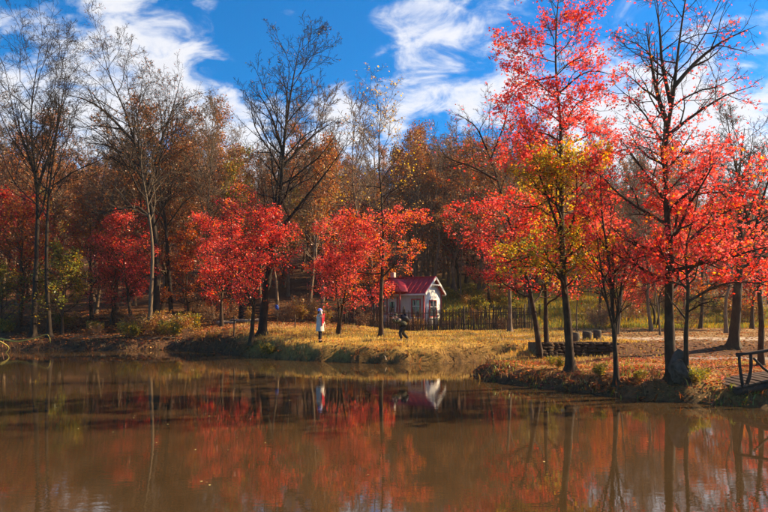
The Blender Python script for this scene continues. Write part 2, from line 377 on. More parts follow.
def spline(pts, n):
    pts = np.asarray(pts, float)
    s = np.r_[0, np.cumsum(np.linalg.norm(np.diff(pts, axis=0), axis=1))]; t = np.linspace(0, s[-1], n)
    # catmull-rom through the points
    out = np.zeros((n, 3)); m = np.gradient(pts, s, axis=0)
    k = np.clip(np.searchsorted(s, t, side='right') - 1, 0, len(pts) - 2); h = (s[k + 1] - s[k]); u = ((t - s[k]) / h)[:, None]; h = h[:, None]
    return (2 * u**3 - 3 * u**2 + 1) * pts[k] + (u**3 - 2 * u**2 + u) * h * m[k] + (-2 * u**3 + 3 * u**2) * pts[k + 1] + (u**3 - u**2) * h * m[k + 1]

def tubes(P, R, sides):
    """P (B,n,3), R (B,n) -> verts, quads"""
    B, n, _ = P.shape
    T = norm(np.gradient(P, axis=1)) if n > 2 else np.repeat(norm(P[:, 1:] - P[:, :1]), n, 1)
    ref = np.where(np.abs(norm(P[:, -1] - P[:, 0])[:, 2:3]) > .8, np.array([[1., .05, 0]]), np.array([[0, 0, 1.]]))[:, None, :]
    U = norm(np.cross(T, np.broadcast_to(ref, T.shape))); W = np.cross(T, U)
    a = np.arange(sides) * 2 * np.pi / sides
    V = P[:, :, None, :] + R[:, :, None, None] * (np.cos(a)[None, None, :, None] * U[:, :, None, :] + np.sin(a)[None, None, :, None] * W[:, :, None, :])
    base = (np.arange(B)[:, None, None] * n + np.arange(n - 1)[None, :, None]) * sides
    j = np.arange(sides)[None, None, :]; j2 = (j + 1) % sides
    F = np.stack([base + j, base + j2, base + sides + j2, base + sides + j], -1).reshape(-1, 4)
    return V.reshape(-1, 3), F

def grow(P, R, cnt, t0, t1, lenf, ang, n, trop, wobl, rfac, g, gid=None, fall=.6, tip=.0025, flat=0.0, lmin=.12):
    """children along each parent branch"""
    B, m, _ = P.shape
    Lp = np.linalg.norm(np.diff(P, axis=1), axis=2).sum(1)
    t = t0 + (t1 - t0) * (np.arange(cnt)[None] + g.random((B, cnt))) / cnt
    f = t * (m - 1); k = np.minimum(f.astype(int), m - 2); u = (f - k)[..., None]
    bi = np.arange(B)[:, None]
    pos = P[bi, k] * (1 - u) + P[bi, k + 1] * u
    tan = norm(P[bi, k + 1] - P[bi, k]); rp = R[bi, k] * (1 - u[..., 0]) + R[bi, k + 1] * u[..., 0]
    az = np.arange(cnt)[None] * 2.4 + g.random((B, 1)) * 6.28 + g.normal(0, .5, (B, cnt))
    ref = np.where(np.abs(tan[..., 2:3]) > .9, np.array([1., 0, 0]), np.array([0, 0, 1.]))
    U = norm(np.cross(tan, ref)); W = np.cross(tan, U)
    a = ang * (1 + g.normal(0, .22, (B, cnt)))
    side = np.cos(az)[..., None] * U + np.sin(az)[..., None] * W * (1 - flat)
    d = norm(np.cos(a)[..., None] * tan + np.sin(a)[..., None] * norm(side))
    ln = np.maximum(Lp[:, None] * lenf * (1 - fall * (t - t0) / max(t1 - t0, 1e-6)) * g.uniform(.65, 1.25, (B, cnt)), lmin)
    pos, d, ln, rp = pos.reshape(-1, 3), d.reshape(-1, 3), ln.ravel(), rp.ravel()
    C = np.zeros((len(pos), n, 3)); C[:, 0] = pos; step = (ln / (n - 1))[:, None]
    for q in range(1, n):
        d = norm(d + g.normal(0, wobl, d.shape) + np.array([0, 0, trop]) * np.ones((len(d), 1)))
        C[:, q] = C[:, q - 1] + d * step
    r0 = np.maximum(np.minimum(rp * rfac, rp * .95), tip * 1.3)
    RR = r0[:, None] * (1 - np.linspace(0, 1, n)[None] ** 1.1) + tip * np.linspace(0, 1, n)[None]
    ids = np.repeat(np.arange(B) if gid is None else gid, cnt)
    return C, RR, ids

LEAF_D = np.array([[-.5, 0, 0], [0, .36, .05], [.5, 0, -.06], [0, -.36, .05]])
LEAF_DF = np.array([[0, 3, 2, 1]])
LEAF_M = np.array([[-.45, 0, 0], [-.02, .50, .03], [.08, .17, .02], [.55, 0, -.08], [.08, -.17, .02], [-.02, -.50, .03]])
LEAF_MF = np.array([[0, 2, 1], [0, 3, 2], [0, 4, 3], [0, 5, 4]])

def leaf_mesh(C, size, g, flat=.6, maple=False):
    """C (N,3) centres -> verts, faces"""
    N = len(C); T, F0 = (LEAF_M, LEAF_MF) if maple else (LEAF_D, LEAF_DF)
    nrmv = norm(g.normal(0, 1, (N, 3)) * (1 - flat) + np.array([0, 0, flat]))
    a = norm(np.cross(nrmv, g.normal(0, 1, (N, 3)))); b = np.cross(nrmv, a)
    s = (size * g.uniform(.6, 1.3, N))[:, None, None]
    V = C[:, None, :] + s * (T[None, :, 0:1] * a[:, None] + T[None, :, 1:2] * b[:, None] + T[None, :, 2:3] * nrmv[:, None])
    F = (F0[None] + (np.arange(N) * len(T))[:, None, None]).reshape(-1, F0.shape[1])
    return V.reshape(-1, 3), F, len(T)

def along(P, k, g, t0=.15, jit=.05):
    B, m, _ = P.shape
    t = t0 + (1 - t0) * g.random((B, k)); f = t * (m - 1); i = np.minimum(f.astype(int), m - 2); u = (f - i)[..., None]
    bi = np.arange(B)[:, None]
    return (P[bi, i] * (1 - u) + P[bi, i + 1] * u + g.normal(0, jit, (B, k, 3))).reshape(-1, 3)

RED, PINK, ORG, YEL, OLV, DRK, RUST, TAN, BRN = map(np.array, ([.78, .065, .045], [.85, .14, .115], [.85, .25, .04], [.74, .44, .035], [.24, .24, .03],
                                                    [.36, .022, .022], [.46, .14, .035], [.46, .26, .09], [.22, .095, .035]))
def pal(C, g, cols, wts, patch=.6, patch_scale=.9, seed=0):
    """palette colour per leaf, partly in patches"""
    q = wob(C[:, 0] * patch_scale + seed, C[:, 2] * patch_scale * 1.2 + C[:, 1] * patch_scale * .8) * .5 + .5
    q = np.clip(q, 0, .999); r = g.random(len(C))
    v = np.where(g.random(len(C)) < patch, np.clip(q + g.normal(0, .12, len(C)), 0, .999), r)
    cw = np.cumsum(wts) / np.sum(wts); k = np.searchsorted(cw, v); k = np.clip(k, 0, len(cols) - 1)
    c = np.array(cols)[k]
    return c * g.uniform(.65, 1.2, (len(C), 1))

def trunk_radii(n, r0, rt, Ltot, flare=.7, fh=.45):
    s = np.linspace(0, 1, n)
    return r0 * .82 * (1 - s) ** 1.15 + rt + r0 * flare * np.exp(-s * Ltot / fh)

def hero(name, label, cat, base_px, trunk_px, r0, limbs_px=(), n1=16, t0=.3, ang=.85, l1=.30, trop=.08, n2=6, n3=5, n4=4, bark='bark', leaf=None,
         seed=1, bare_fall=.55, l2=.5, group=None, D=None, depth_wob=.25, tip=.004, flat=.25, wobl=.16, first_drop=0):
    """a tree from its stem's course; leaf = dict(n, size, keep, color, maple)"""
    g = np.random.default_rng(seed)
    b = hit(*base_px) if D is None else on(base_px[0], D)
    Db = b[1]
    def to3(pts, d0=0, d1=0):
        m = len(pts); out = []
        for i, (px, py) in enumerate(pts):
            p = PX(px, py, Db + d0 + (d1 - d0) * i / max(m - 1, 1)); out.append(p - b)
        return np.array(out)
    tp = to3([base_px] + list(trunk_px)); tp[0] = [0, 0, -.12]
    tp[1:, 1] += np.cumsum(g.normal(0, depth_wob, len(tp) - 1) * .5)
    N = 44
    TP = spline(tp, N)[None]; Lt = np.linalg.norm(np.diff(TP[0], axis=0), axis=1).sum()
    TR = trunk_radii(N, r0, .012, Lt, .85, .22)[None]
    root = empty(name, b, label, cat, group)
    V, F = tubes(TP, TR, 12)
    ringn = np.repeat(np.arange(N), 12); ja = np.tile(np.arange(12), N)
    cen = np.repeat(TP[0], 12, 0); lob = 1 + .40 * np.sin(ja * 2.6 + seed) * np.exp(-ringn * Lt / N / .35) + .07 * np.sin(ja * 1.9 + ringn * .9) + .05 * np.sin(ja * 3.1 - ringn * 2.3 + seed) + g.normal(0, .035, len(V))
    V = cen + (V - cen) * lob[:, None]
    mesh_obj('trunk', V, F, M[bark], root, smooth=True)
    L1, R1 = [], []
    nl = 8
    C, R, _ = grow(TP, TR, n1, t0, .985, l1, ang, nl, trop, wobl, .55, g, fall=bare_fall, tip=tip * 1.5, flat=0)
    L1.append(C); R1.append(R)
    for (pts, rr, dd) in limbs_px:
        p3 = to3(pts)
        q = int(np.argmin(np.linalg.norm(TP[0] - p3[0], axis=1))); p3[:, 1] = TP[0, q, 1] + np.linspace(0, dd, len(p3)); p3[0] = TP[0, q]
        L1.append(spline(p3, nl)[None]); s = np.linspace(0, 1, nl); R1.append((rr * (1 - s) ** .9 + tip)[None])
    A1, B1 = np.concatenate(L1), np.concatenate(R1); G1 = np.arange(len(A1))
    big = np.linalg.norm(np.diff(A1, axis=1), axis=2).sum(1)
    A2, B2, G2 = grow(A1, B1, n2, .15, .98, l2, .75, 6, trop * .8, wobl * 1.1, .6, g, G1, tip=tip * 1.1, flat=flat)
    A3, B3, G3 = grow(A2, B2, n3, .15, .98, .52, .75, 4, trop * .6, wobl * 1.2, .65, g, G2, tip=tip * .9, flat=flat)
    lev = [(A1, B1, G1, 7), (A2, B2, G2, 4), (A3, B3, G3, 3)]
    tw = A3
    if n4:
        A4, B4, G4 = grow(A3, B3, n4, .15, 1.0, .55, .7, 3, trop * .5, wobl * 1.2, .7, g, G3, tip=tip * .8, flat=flat, lmin=.08)
        lev.append((A4, B4, G4, 3)); tw = A4
    for i in range(len(A1)):
        Vs, Fs, o = [], [], 0
        for (A, B, G, sd) in lev:
            k = G == i
            if not k.any(): continue
            v, f = tubes(A[k], B[k], sd); Vs.append(v); Fs.append(f + o); o += len(v)
        mesh_obj('limb', np.concatenate(Vs), np.concatenate(Fs), M[bark], root, smooth=True)
    if leaf:
        P = along(tw, leaf['n'], g, .1, leaf.get('jit', .06))
        if leaf.get('inner'): P = np.concatenate([P, along(A3, leaf['inner'], g, .2, .08)])
        keep = leaf.get('keep')
        if keep is not None: P = P[g.random(len(P)) < keep(P)]
        V, F, k = leaf_mesh(P, leaf['size'], g, leaf.get('flat', .55), leaf.get('maple', False))
        c = leaf['color'](P, g)
        mesh_obj('crown', V, F, M[leaf.get('mat', 'leaf')], root, col=np.repeat(c, k, 0))
    return root

def proto(name, h, r0, seed, label, cat, group, n1=16, t0=.25, l1=.4, ang=.9, n2=6, n3=5, n4=0, leaf=None, bark='bark', stems=1, lean=.06, trop=.06,
          fall=.5, tip=.01, wobl=.17, l2=.5, parent_loc=(0, 0, 0)):
    """a tree at the origin: trunk with its branches, and a crown of leaves"""
    g = np.random.default_rng(seed); Vs, Fs, o = [], [], 0; tws, t3 = [], []
    root = empty(name, parent_loc, label, cat, group)
    for s in range(stems):
        a = g.random() * 6.28; ln = lean * (1 if stems == 1 else 2.6)
        off = np.array([math.cos(a), math.sin(a), 0]) * (0 if stems == 1 else .12)
        pts = [off * 1.0 + np.array([0, 0, -.15])]
        hh = h * g.uniform(.8, 1) if stems > 1 else h
        for k in range(1, 6):
            pts.append(off + np.array([math.cos(a) * ln * hh * (k / 5) + g.normal(0, .015 * hh), math.sin(a) * ln * hh * (k / 5) + g.normal(0, .015 * hh), hh * k / 5]))
        TP = spline(pts, 14)[None]; TR = trunk_radii(14, r0, .015, h, .6, .4)[None]
        v, f = tubes(TP, TR, 9); Vs.append(v); Fs.append(f + o); o += len(v)
        A1, B1, _ = grow(TP, TR, n1, t0, .98, l1, ang, 7, trop, wobl, .55, g, fall=fall, tip=tip)
        A2, B2, _ = grow(A1, B1, n2, .15, .98, l2, .75, 5, trop * .7, wobl * 1.1, .6, g, tip=tip * .8, flat=.2)
        A3, B3, _ = grow(A2, B2, n3, .15, 1, .52, .75, 4 if not n4 else 4, trop * .5, wobl * 1.2, .65, g, tip=tip * .65, flat=.2)
        lv = [(A1, B1, 6), (A2, B2, 4), (A3, B3, 3)]; tw = A3
        if n4:
            A4, B4, _ = grow(A3, B3, n4, .2, 1, .55, .7, 3, trop * .5, wobl * 1.2, .7, g, tip=tip * .55); lv.append((A4, B4, 3)); tw = A4
        for A, B, sd in lv:
            v, f = tubes(A, B, sd); Vs.append(v); Fs.append(f + o); o += len(v)
        tws.append(tw); t3.append(A3)
    mesh_obj('trunk', np.concatenate(Vs), np.concatenate(Fs), M[bark], root, smooth=True)
    if leaf:
        P = np.concatenate([along(t, leaf['n'], g, .1, leaf.get('jit', .08)) for t in tws])
        if leaf.get('keep') is not None: P = P[g.random(len(P)) < leaf['keep'](P)]
        V, F, k = leaf_mesh(P, leaf['size'], g, leaf.get('flat', .45), leaf.get('maple', False))
        mesh_obj('crown', V, F, M[leaf.get('mat', 'leaf')], root, col=np.repeat(leaf['color'](P, g), k, 0))
    return root

def C_(cols, wts, patch=.6, ps=.9, seed=0): return lambda P, g: pal(P, g, cols, wts, patch, ps, seed)
def gaps(lo, sc=1.1, sd=0): return lambda P: np.clip((wob(P[:, 0] * sc + sd, P[:, 2] * sc * 1.5 + P[:, 1] * .9) * .5 + .5) * 2.6 - .5, lo, 1)
def sparse(p): return lambda P: np.full(len(P), p)

# ------------------------------------------------------------------ trees along the bank
LB = dict(n=1, size=.09, keep=sparse(.10), color=C_([RUST, TAN, ORG], [3, 3, 1]), mat='leaf_dry')
hero('bare_tree', 'tall bare tree with upswept limbs on the far left bank beside its twin stem', 'tree', (33, 337), [(36, 260), (35, 190), (31, 120), (38, 44)], .21, bark='bark_black',
     n1=20, t0=.40, ang=.62, l1=.38, trop=.09, n2=8, n3=6, n4=5, seed=21, tip=.006, bare_fall=.5, limbs_px=[([(35, 175), (14, 130), (2, 90)], .09, 1), ([(34, 185), (60, 130), (72, 78)], .09, -1)])
hero('bare_tree', 'slimmer leafless tree with a bend, close to the upswept tree on the left bank', 'tree', (50, 338), [(48, 260), (52, 195), (60, 140), (64, 95), (58, 62)], .16, bark='bark_black',
     n1=18, t0=.42, ang=.65, l1=.36, trop=.09, n2=8, n3=6, n4=5, seed=22, tip=.006)
hero('bare_tree', 'dark leaning bare tree with a long arched low limb on the left bank', 'tree', (157, 331), [(156, 280), (154, 230), (147, 190), (138, 150), (125, 110), (112, 76), (103, 46)], .27, bark='bark_black',
     n1=22, t0=.36, ang=.8, l1=.38, trop=.06, n2=8, n3=7, n4=5, seed=23, tip=.006, leaf=LB,
     limbs_px=[([(152, 222), (140, 208), (126, 210), (108, 216), (92, 213)], .12, -1.5), ([(145, 185), (118, 150), (92, 140), (70, 138)], .10, 1.2), ([(135, 140), (95, 105), (62, 98)], .10, -1), ([(146, 188), (160, 140), (172, 100), (178, 70)], .10, .6)])
hero('bare_tree', 'fine twigged bare tree with rusty remnant leaves right of the leaning tree', 'tree', (172, 327), [(168, 275), (164, 220), (159, 175), (164, 125), (168, 88)], .2, bark='bark_black',
     n1=22, t0=.38, ang=.75, l1=.38, trop=.06, n2=8, n3=7, n4=5, seed=24, tip=.006, leaf=dict(LB, keep=sparse(.3)))
hero('pale_tree', 'sunlit pale barked tree with a thick straight trunk on the left bank', 'tree', (149, 334), [(151, 290), (152, 245), (147, 200), (143, 160), (150, 118)], .17,
     n1=14, t0=.5, ang=.8, l1=.25, n2=6, n3=5, n4=3, seed=25, bark='bark_pale', leaf=dict(LB, keep=sparse(.35)))
hero('pale_tree', 'slender pale tree with a fan of thin bare branches behind the left path', 'tree', (213, 319), [(209, 260), (211, 200), (214, 155), (217, 112)], .12,
     n1=24, t0=.42, ang=.6, l1=.32, trop=.12, n2=8, n3=6, n4=4, seed=26, tip=.006, bark='bark_pale')
hero('bare_tree', 'tallest bare tree with two stems rising out of the red maple', 'tree', (262, 335), [(265, 295), (273, 245), (279, 195), (283, 145), (290, 90), (301, 32)], .27, bark='bark_black',
     n1=24, t0=.40, ang=.8, l1=.31, trop=.07, n2=8, n3=6, n4=5, seed=27, tip=.006, leaf=dict(LB, keep=sparse(.06)),
     limbs_px=[([(277, 240), (300, 205), (330, 170), (352, 140)], .10, -1), ([(267, 290), (270, 235), (276, 185), (280, 135), (279, 100)], .09, .5),
               ([(283, 150), (268, 110), (252, 82)], .09, .8), ([(281, 165), (312, 130), (335, 110)], .085, 1.2)])
def keep6(P): return np.where(P[:, 2] < 2.4, 0, np.where(P[:, 2] < 6.8, 1.0, .12))
def col6(P, g): return np.where((P[:, 2] < 7.0)[:, None], pal(P, g, [RED, PINK, ORG * .95], [2, 2, 3], .7, .8, 3), pal(P, g, [YEL, TAN, RUST], [2, 2, 1]))
hero('maple_tree', 'straight dark trunk tree beside the photographer, orange red low leaves and thin bare top', 'tree', (381, 337), [(381, 300), (383, 255), (382, 205), (379, 160), (381, 104)], .14,
     n1=24, t0=.24, ang=.95, l1=.24, n2=7, n3=5, n4=4, seed=28, leaf=dict(n=4, size=.10, keep=keep6, color=col6, jit=.10), bare_fall=.2)
def keep7(P): return np.where(P[:, 2] < 1.9, 0, np.where(P[:, 2] < 6.3, 1.0, .05)) * gaps(.2, 1.3, 5)(P)
hero('maple_tree', 'left leaning maple on the point with red lower leaves and bare upper limbs', 'tree', (541, 358), [(534, 315), (524, 268), (512, 232), (500, 190), (491, 162), (480, 135)], .12,
     n1=22, t0=.22, ang=1.0, l1=.33, n2=7, n3=5, n4=4, seed=29, bare_fall=.15, leaf=dict(n=5, size=.085, keep=keep7, color=C_([DRK, RED, PINK, ORG], [1.5, 4, 3, 1], .6, .9, 7), jit=.09, maple=True),
     limbs_px=[([(497, 180), (470, 168), (445, 160), (432, 142)], .05, -.6), ([(488, 152), (476, 125), (455, 108)], .04, .5), ([(492, 160), (505, 122), (512, 92)], .04, .4)])
hero('maple_tree', 'short straight maple trunk with dark red leaves behind the leaning maple', 'tree', (547, 357), [(547, 310), (549, 260), (552, 212)], .13,
     n1=18, t0=.36, ang=1.05, l1=.42, n2=6, n3=5, n4=4, seed=30, bare_fall=.3, leaf=dict(n=2, size=.085, color=C_([DRK, RED, ORG, PINK], [2, 4, 1, 2], .6, .9, 9), jit=.09))
def keep9(P):
    z = P[:, 2]; nn = wob(P[:, 0] * 1.2 + 5, z * 1.5 + P[:, 1]) * .5 + .5
    return np.where(z < 2.2, 0, np.clip(1.05 - np.clip(z - 7.5, 0, 5) * .13, .3, 1)) * np.where(z < 7, np.clip(nn * 2.2 + .1, .3, 1), np.clip(nn * 1.5 - .2, .05, .62))
def col9(P, g):
    z = P[:, 2]; r = np.hypot(P[:, 0] + .2, P[:, 1]); q = wob(P[:, 0] * .8 + 2, z * .9 + P[:, 1] * .5)
    yg = (z > 2.5) & (z < 7.0) & (r < np.where(z < 4.6, 2.0, 1.55) + .7 * q + .35 * np.sin(z * 2.3)) & (g.random(len(P)) < .9)
    a = pal(P, g, [RED, PINK, RED * .9, ORG], [4, 4, 2, 1.3], .6, .9, 1); b = pal(P, g, [OLV * 1.4, YEL, OLV * 1.9, YEL * .9], [3, 4, 2, 1], .5, 1.2, 4)
    return np.where(yg[:, None], b, a)
hero('maple_tree', 'tall scarlet maple with yellow green inner leaves on the point', 'tree', (571, 371), [(567, 320), (563, 270), (562, 200), (560, 130), (556, 60), (558, 10), (561, -14)], .145,
     n1=44, t0=.2, ang=1.15, l1=.205, trop=.03, n2=7, n3=5, n4=4, seed=31, bare_fall=.3, leaf=dict(n=7, size=.085, keep=keep9, color=col9, jit=.085, maple=True), tip=.0035,
     limbs_px=[([(562, 240), (545, 195), (528, 150), (520, 110)], .045, -.5), ([(561, 180), (585, 160), (612, 152)], .035, .3), ([(558, 90), (585, 75), (612, 82)], .03, -.5), ([(557, 75), (530, 80), (505, 100)], .03, .5)])
def keep10(P): return np.where(P[:, 2] < 2.7, .0, .42) * np.clip((wob(P[:, 0] * 1.4, P[:, 2] * 1.6) * .5 + .5) * 1.8 - .2, .05, 1)
hero('slender_maple', 'thin forked maple with sparse red leaves between the two tall trees on the point', 'tree', (617, 384), [(616, 340), (614, 290), (610, 250), (606, 215), (603, 170)], .075,
     n1=15, t0=.25, ang=.7, l1=.34, n2=6, n3=5, n4=4, seed=32, leaf=dict(n=3, size=.095, keep=keep10, color=C_([RED, PINK, ORG], [3, 3, 2]), maple=True),
     limbs_px=[([(616, 345), (622, 300), (632, 262), (645, 232)], .04, .4), ([(615, 330), (603, 285), (596, 250), (590, 215)], .035, -.5)])
def keep11(P):
    z = P[:, 2]; nn = wob(P[:, 0] * 1.3 + 1, z * 1.4 + P[:, 1]) * .5 + .5
    return np.where(z < 2.8, 0, np.clip(1.05 - (z - 5.2) * .33, .09, 1)) * np.clip(nn * 2.0 - .15, .08, 1)
hero('maple_tree', 'large dark trunk maple with bare spreading top beside the grey boulder', 'tree', (672, 381), [(670, 320), (669, 250), (667, 190), (667, 140), (671, 95), (678, 50), (685, 0), (690, -25)], .165,
     n1=26, t0=.2, ang=1.0, l1=.24, trop=.04, n2=7, n3=5, n4=4, seed=33, bare_fall=.2, tip=.0035,
     leaf=dict(n=5, size=.08, keep=keep11, color=C_([RED, PINK, PINK * .9, ORG], [3, 5, 2, .8], .6, .9, 6), jit=.085, maple=True),
     limbs_px=[([(666, 125), (652, 88), (644, 62), (636, 34)], .07, -.6), ([(667, 110), (663, 60), (663, 20), (660, -12)], .06, .5), ([(670, 92), (696, 62), (724, 40), (765, 20)], .06, .4),
               ([(667, 140), (698, 112), (722, 98), (745, 92)], .05, -.5), ([(668, 200), (645, 165), (622, 128)], .045, .4), ([(668, 190), (702, 165), (735, 158)], .05, .6)])
def keep12(P): return np.where(P[:, 2] < np.where(P[:, 0] > 1.3, 1.5, 2.7), 0, 1.0) * gaps(.25, 1.5, 3)(P)
hero('slender_maple', 'thin maple stem with long branches of red and orange leaves reaching the footbridge', 'tree', (687, 385), [(686, 335), (685, 290), (689, 250), (698, 215), (706, 185)], .075,
     n1=16, t0=.30, ang=1.0, l1=.33, trop=.02, n2=6, n3=5, n4=4, seed=34, bare_fall=.2, leaf=dict(n=5, size=.08, keep=keep12, color=C_([RED, PINK, ORG, YEL], [4, 3, 2.2, .7], .6, .9, 2), jit=.085, maple=True),
     limbs_px=[([(686, 300), (712, 285), (738, 284), (765, 296)], .035, -.9), ([(685, 275), (715, 250), (748, 245), (785, 258)], .04, .3), ([(692, 240), (720, 215), (752, 205), (778, 212)], .035, -.5), ([(686, 290), (665, 280), (640, 288)], .025, .4)])
hero('bare_tree', 'dark forked tree with few red leaves behind the footbridge rail', 'tree', (761, 366), [(758, 310), (753, 250), (745, 200), (738, 160), (733, 112)], .10,
     n1=17, t0=.3, ang=.75, l1=.3, n2=7, n3=5, n4=4, seed=35, leaf=dict(n=2, size=.095, keep=lambda P: np.where((P[:, 2] > 1.8) & (P[:, 2] < 4.2), .6, .03), color=C_([RED, PINK], [1, 1]), maple=True),
     limbs_px=[([(752, 245), (763, 205), (775, 165), (772, 130)], .05, .4), ([(756, 285), (775, 250), (790, 210)], .045, -.4)])
hero('old_tree', 'thick old trunk with flared roots standing by the far road', 'tree', (733, 347), [(735, 300), (738, 240), (736, 180), (741, 130)], .24,
     n1=16, t0=.3, ang=.8, l1=.35, n2=7, n3=5, n4=4, seed=36, leaf=dict(LB, keep=sparse(.1)))
hero('bare_tree', 'bare brown trunk tree standing at the end of the picket fence', 'tree', (510, 332), [(510, 295), (508, 250), (505, 205), (509, 165)], .15,
     n1=18, t0=.35, ang=.8, l1=.33, n2=6, n3=5, n4=3, seed=37, bark='bark_brown', leaf=dict(LB, size=.12, keep=sparse(.5)))

# mid-distance maples: two built, copied with their own place and size
mapleA = proto('red_maple', 7.2, .13, 41, 'broad red maple at the foot of the tallest bare tree', 'tree', 'low red maples along the clearing', n1=20, t0=.22, l1=.42, ang=1.0, n2=7, n3=6, n4=3,
               leaf=dict(n=5, keep=gaps(.25, 1.1, 1), size=.105, color=C_([DRK * 1.3, RED, PINK, ORG], [.8, 4, 3, 2.4], .6, .7, 2), jit=.12), stems=1, fall=.45)
mapleB = proto('red_maple', 6.6, .085, 42, 'pink red maple with two thin stems behind the standing person', 'tree', 'low red maples along the clearing', n1=13, t0=.26, l1=.40, ang=.9, n2=7, n3=6, n4=3,
               leaf=dict(n=5, keep=gaps(.25, 1.1, 4), size=.10, color=C_([RED, PINK, PINK * 1.05, ORG], [3, 4, 2, 2.2], .6, .7, 5), jit=.12), stems=2, fall=.5)
mapleC = proto('orange_maple', 7, .12, 43, 'rusty orange maple in the shade left of the path', 'tree', 'low red maples along the clearing', n1=18, t0=.22, l1=.44, ang=1.0, n2=7, n3=6, n4=2,
               leaf=dict(n=5, keep=gaps(.25, 1.1, 7), size=.14, color=C_([RUST, ORG * .8, RED * .8, DRK], [3, 3, 2, 1], .6, .7, 8), jit=.14), fall=.45)
mapleD = proto('yellow_maple', 5.2, .09, 44, 'olive and yellow leaved small tree on the shady left bank', 'tree', None, n1=16, t0=.2, l1=.5, ang=1.05, n2=6, n3=6, n4=2,
               leaf=dict(n=3, size=.15, color=C_([OLV, YEL * .7, OLV * .8, RUST], [4, 2, 2, 1], .6, .8, 3), jit=.14, flat=.65), fall=.45)
def put(o, px, D, rz=0, s=1.0):
    o.location = tuple(on(px, D)); o.rotation_euler[2] = rz; o.scale = (s, s, s)
put(mapleA, 251, 31.6, .4, 1.0)
put(mapleB, 337, 33, 1.1, 1.0)
put(mapleC, 188, 43, .3, .85)
put(mapleD, 62, 38.5, 1.0, 1.0)
for src, px, D, rz, s, lab in [
        (mapleA, 222, 37.5, 2.4, .95, 'crimson maple beside the pale slender tree at the left path'),
        (mapleA, 132, 41, 3.6, 1.05, 'crimson maple behind the leaning bare tree'),
        (mapleB, 110, 43, .6, 1.0, 'twin stem red maple deep in the left wood'),
        (mapleC, 20, 42, 1.9, 1.1, 'dull orange red maple behind the upswept bare trees'),
        (mapleC, 92, 45, 4.0, 1.1, 'rust coloured maple in the wood above the left bank'),
        (mapleD, 3, 39.5, 2.2, .8, 'low olive leaved tree at the dark end of the left bank'),
        (mapleB, 502, 56, 3.9, 1.15, 'twin stem red maple on the slope behind the picket fence'),
        (mapleC, 600, 47, 2.6, 1.05, 'orange maple beyond the road behind the tall scarlet maple'),
        (mapleB, 655, 42, 5.1, .95, 'small red maple across the road behind the large dark maple'),
        (mapleC, 700, 40, .2, 1.05, 'rusty maple on the slope beyond the road'),
        (mapleA, 752, 40, 1.4, 1.0, 'red maple beside the old flared trunk'),
        (mapleC, 375, 46, 5.5, .9, 'orange maple behind the cottage')]:
    copy_tree(src, on(px, D), rz, s, lab)

# ------------------------------------------------------------------ the wood on the slope
kinds = []
GW = 'trees of the wood on the slope'
for k, (nm, lab, h, leafspec, bark, kw) in enumerate([
        ('woodland_tree', 'bare grey brown tree of the wood on the slope', 14.5, None, 'bark_brown', dict(n1=18, t0=.4, l1=.3, ang=.65, n4=3, trop=.1)),
        ('woodland_tree', 'bare grey brown tree of the wood on the slope', 13.5, dict(n=1, size=.16, keep=sparse(.25), color=C_([RUST, BRN], [1, 2]), mat='leaf_dry', jit=.15), 'bark_brown', dict(n1=18, t0=.35, l1=.34, ang=.7, n4=3, trop=.08)),
        ('woodland_oak', 'russet leaved oak of the wood on the slope', 12.5, dict(n=11, size=.15, color=C_([RUST * 1.1, BRN * 1.6, ORG * .6, TAN], [4, 4, 1.5, 3], .6, .5, 2), mat='leaf_dry', jit=.2), 'bark_brown', dict(n1=18, t0=.28, l1=.36, ang=.85)),
        ('woodland_oak', 'russet leaved oak of the wood on the slope', 11.5, dict(n=11, size=.15, color=C_([BRN * 1.4, RUST, BRN * 1.6, OLV * .9], [4, 3, 2, 2], .6, .5, 4), mat='leaf_dry', jit=.2), 'bark', dict(n1=18, t0=.2, l1=.38, ang=.9)),
        ('woodland_beech', 'golden brown leaved tree of the wood on the slope', 12.0, dict(n=11, size=.15, color=C_([TAN * 1.1, ORG * .7, RUST * 1.1, YEL * .65], [3, 1.5, 3, 1], .6, .5, 6), mat='leaf_dry', jit=.2), 'bark_brown', dict(n1=18, t0=.25, l1=.36, ang=.85)),
        ('woodland_maple', 'deep red maple under the wood on the slope', 7.5, dict(n=11, size=.15, color=C_([DRK, RED * .6, RUST, ORG * .6], [2, 3, 3, 1], .6, .5, 6), jit=.2), 'bark', dict(n1=16, t0=.2, l1=.42, ang=1.0)),
        ('woodland_lime', 'yellow green leaved tree of the wood on the slope', 10.5, dict(n=11, size=.15, color=C_([OLV, YEL * .55, OLV * .7, RUST], [4, 2, 3, 1], .6, .5, 6), jit=.2), 'bark', dict(n1=16, t0=.2, l1=.36, ang=.9))]):
    kinds.append(proto(nm, h, .17, 60 + k, lab, 'tree', GW, leaf=leafspec, bark=bark, tip=.014, n2=6, n3=6, **kw))
kinds.append(proto('woodland_sapling', 9.5, .055, 71, 'thin pale bare sapling', 'tree', GW, leaf=dict(n=1, size=.12, keep=sparse(.3), color=C_([TAN, RUST], [1, 1]), mat='leaf_dry', jit=.1), bark='bark_pale', tip=.010, n1=14, t0=.35, l1=.3, ang=.6, n2=6, n3=5, trop=.1))
used = set(); spots = []
g = np.random.default_rng(77)
def sunlane(x, y):
    """how high a tree here may be before it shades the clearing"""
    lim = 99.
    for cx, cyy in ((-4, 29), (0, 28), (4, 29), (7, 27), (2, 33), (12, 27)):
        dx, dy = x - cx, y - cyy
        s = dx * math.sin(SUN_AZ) + dy * math.cos(SUN_AZ); o = abs(dx * math.cos(SUN_AZ) - dy * math.sin(SUN_AZ))
        if s > 0 and o < 3.5: lim = min(lim, s * math.tan(SUN_EL))
    return lim
tries = 0
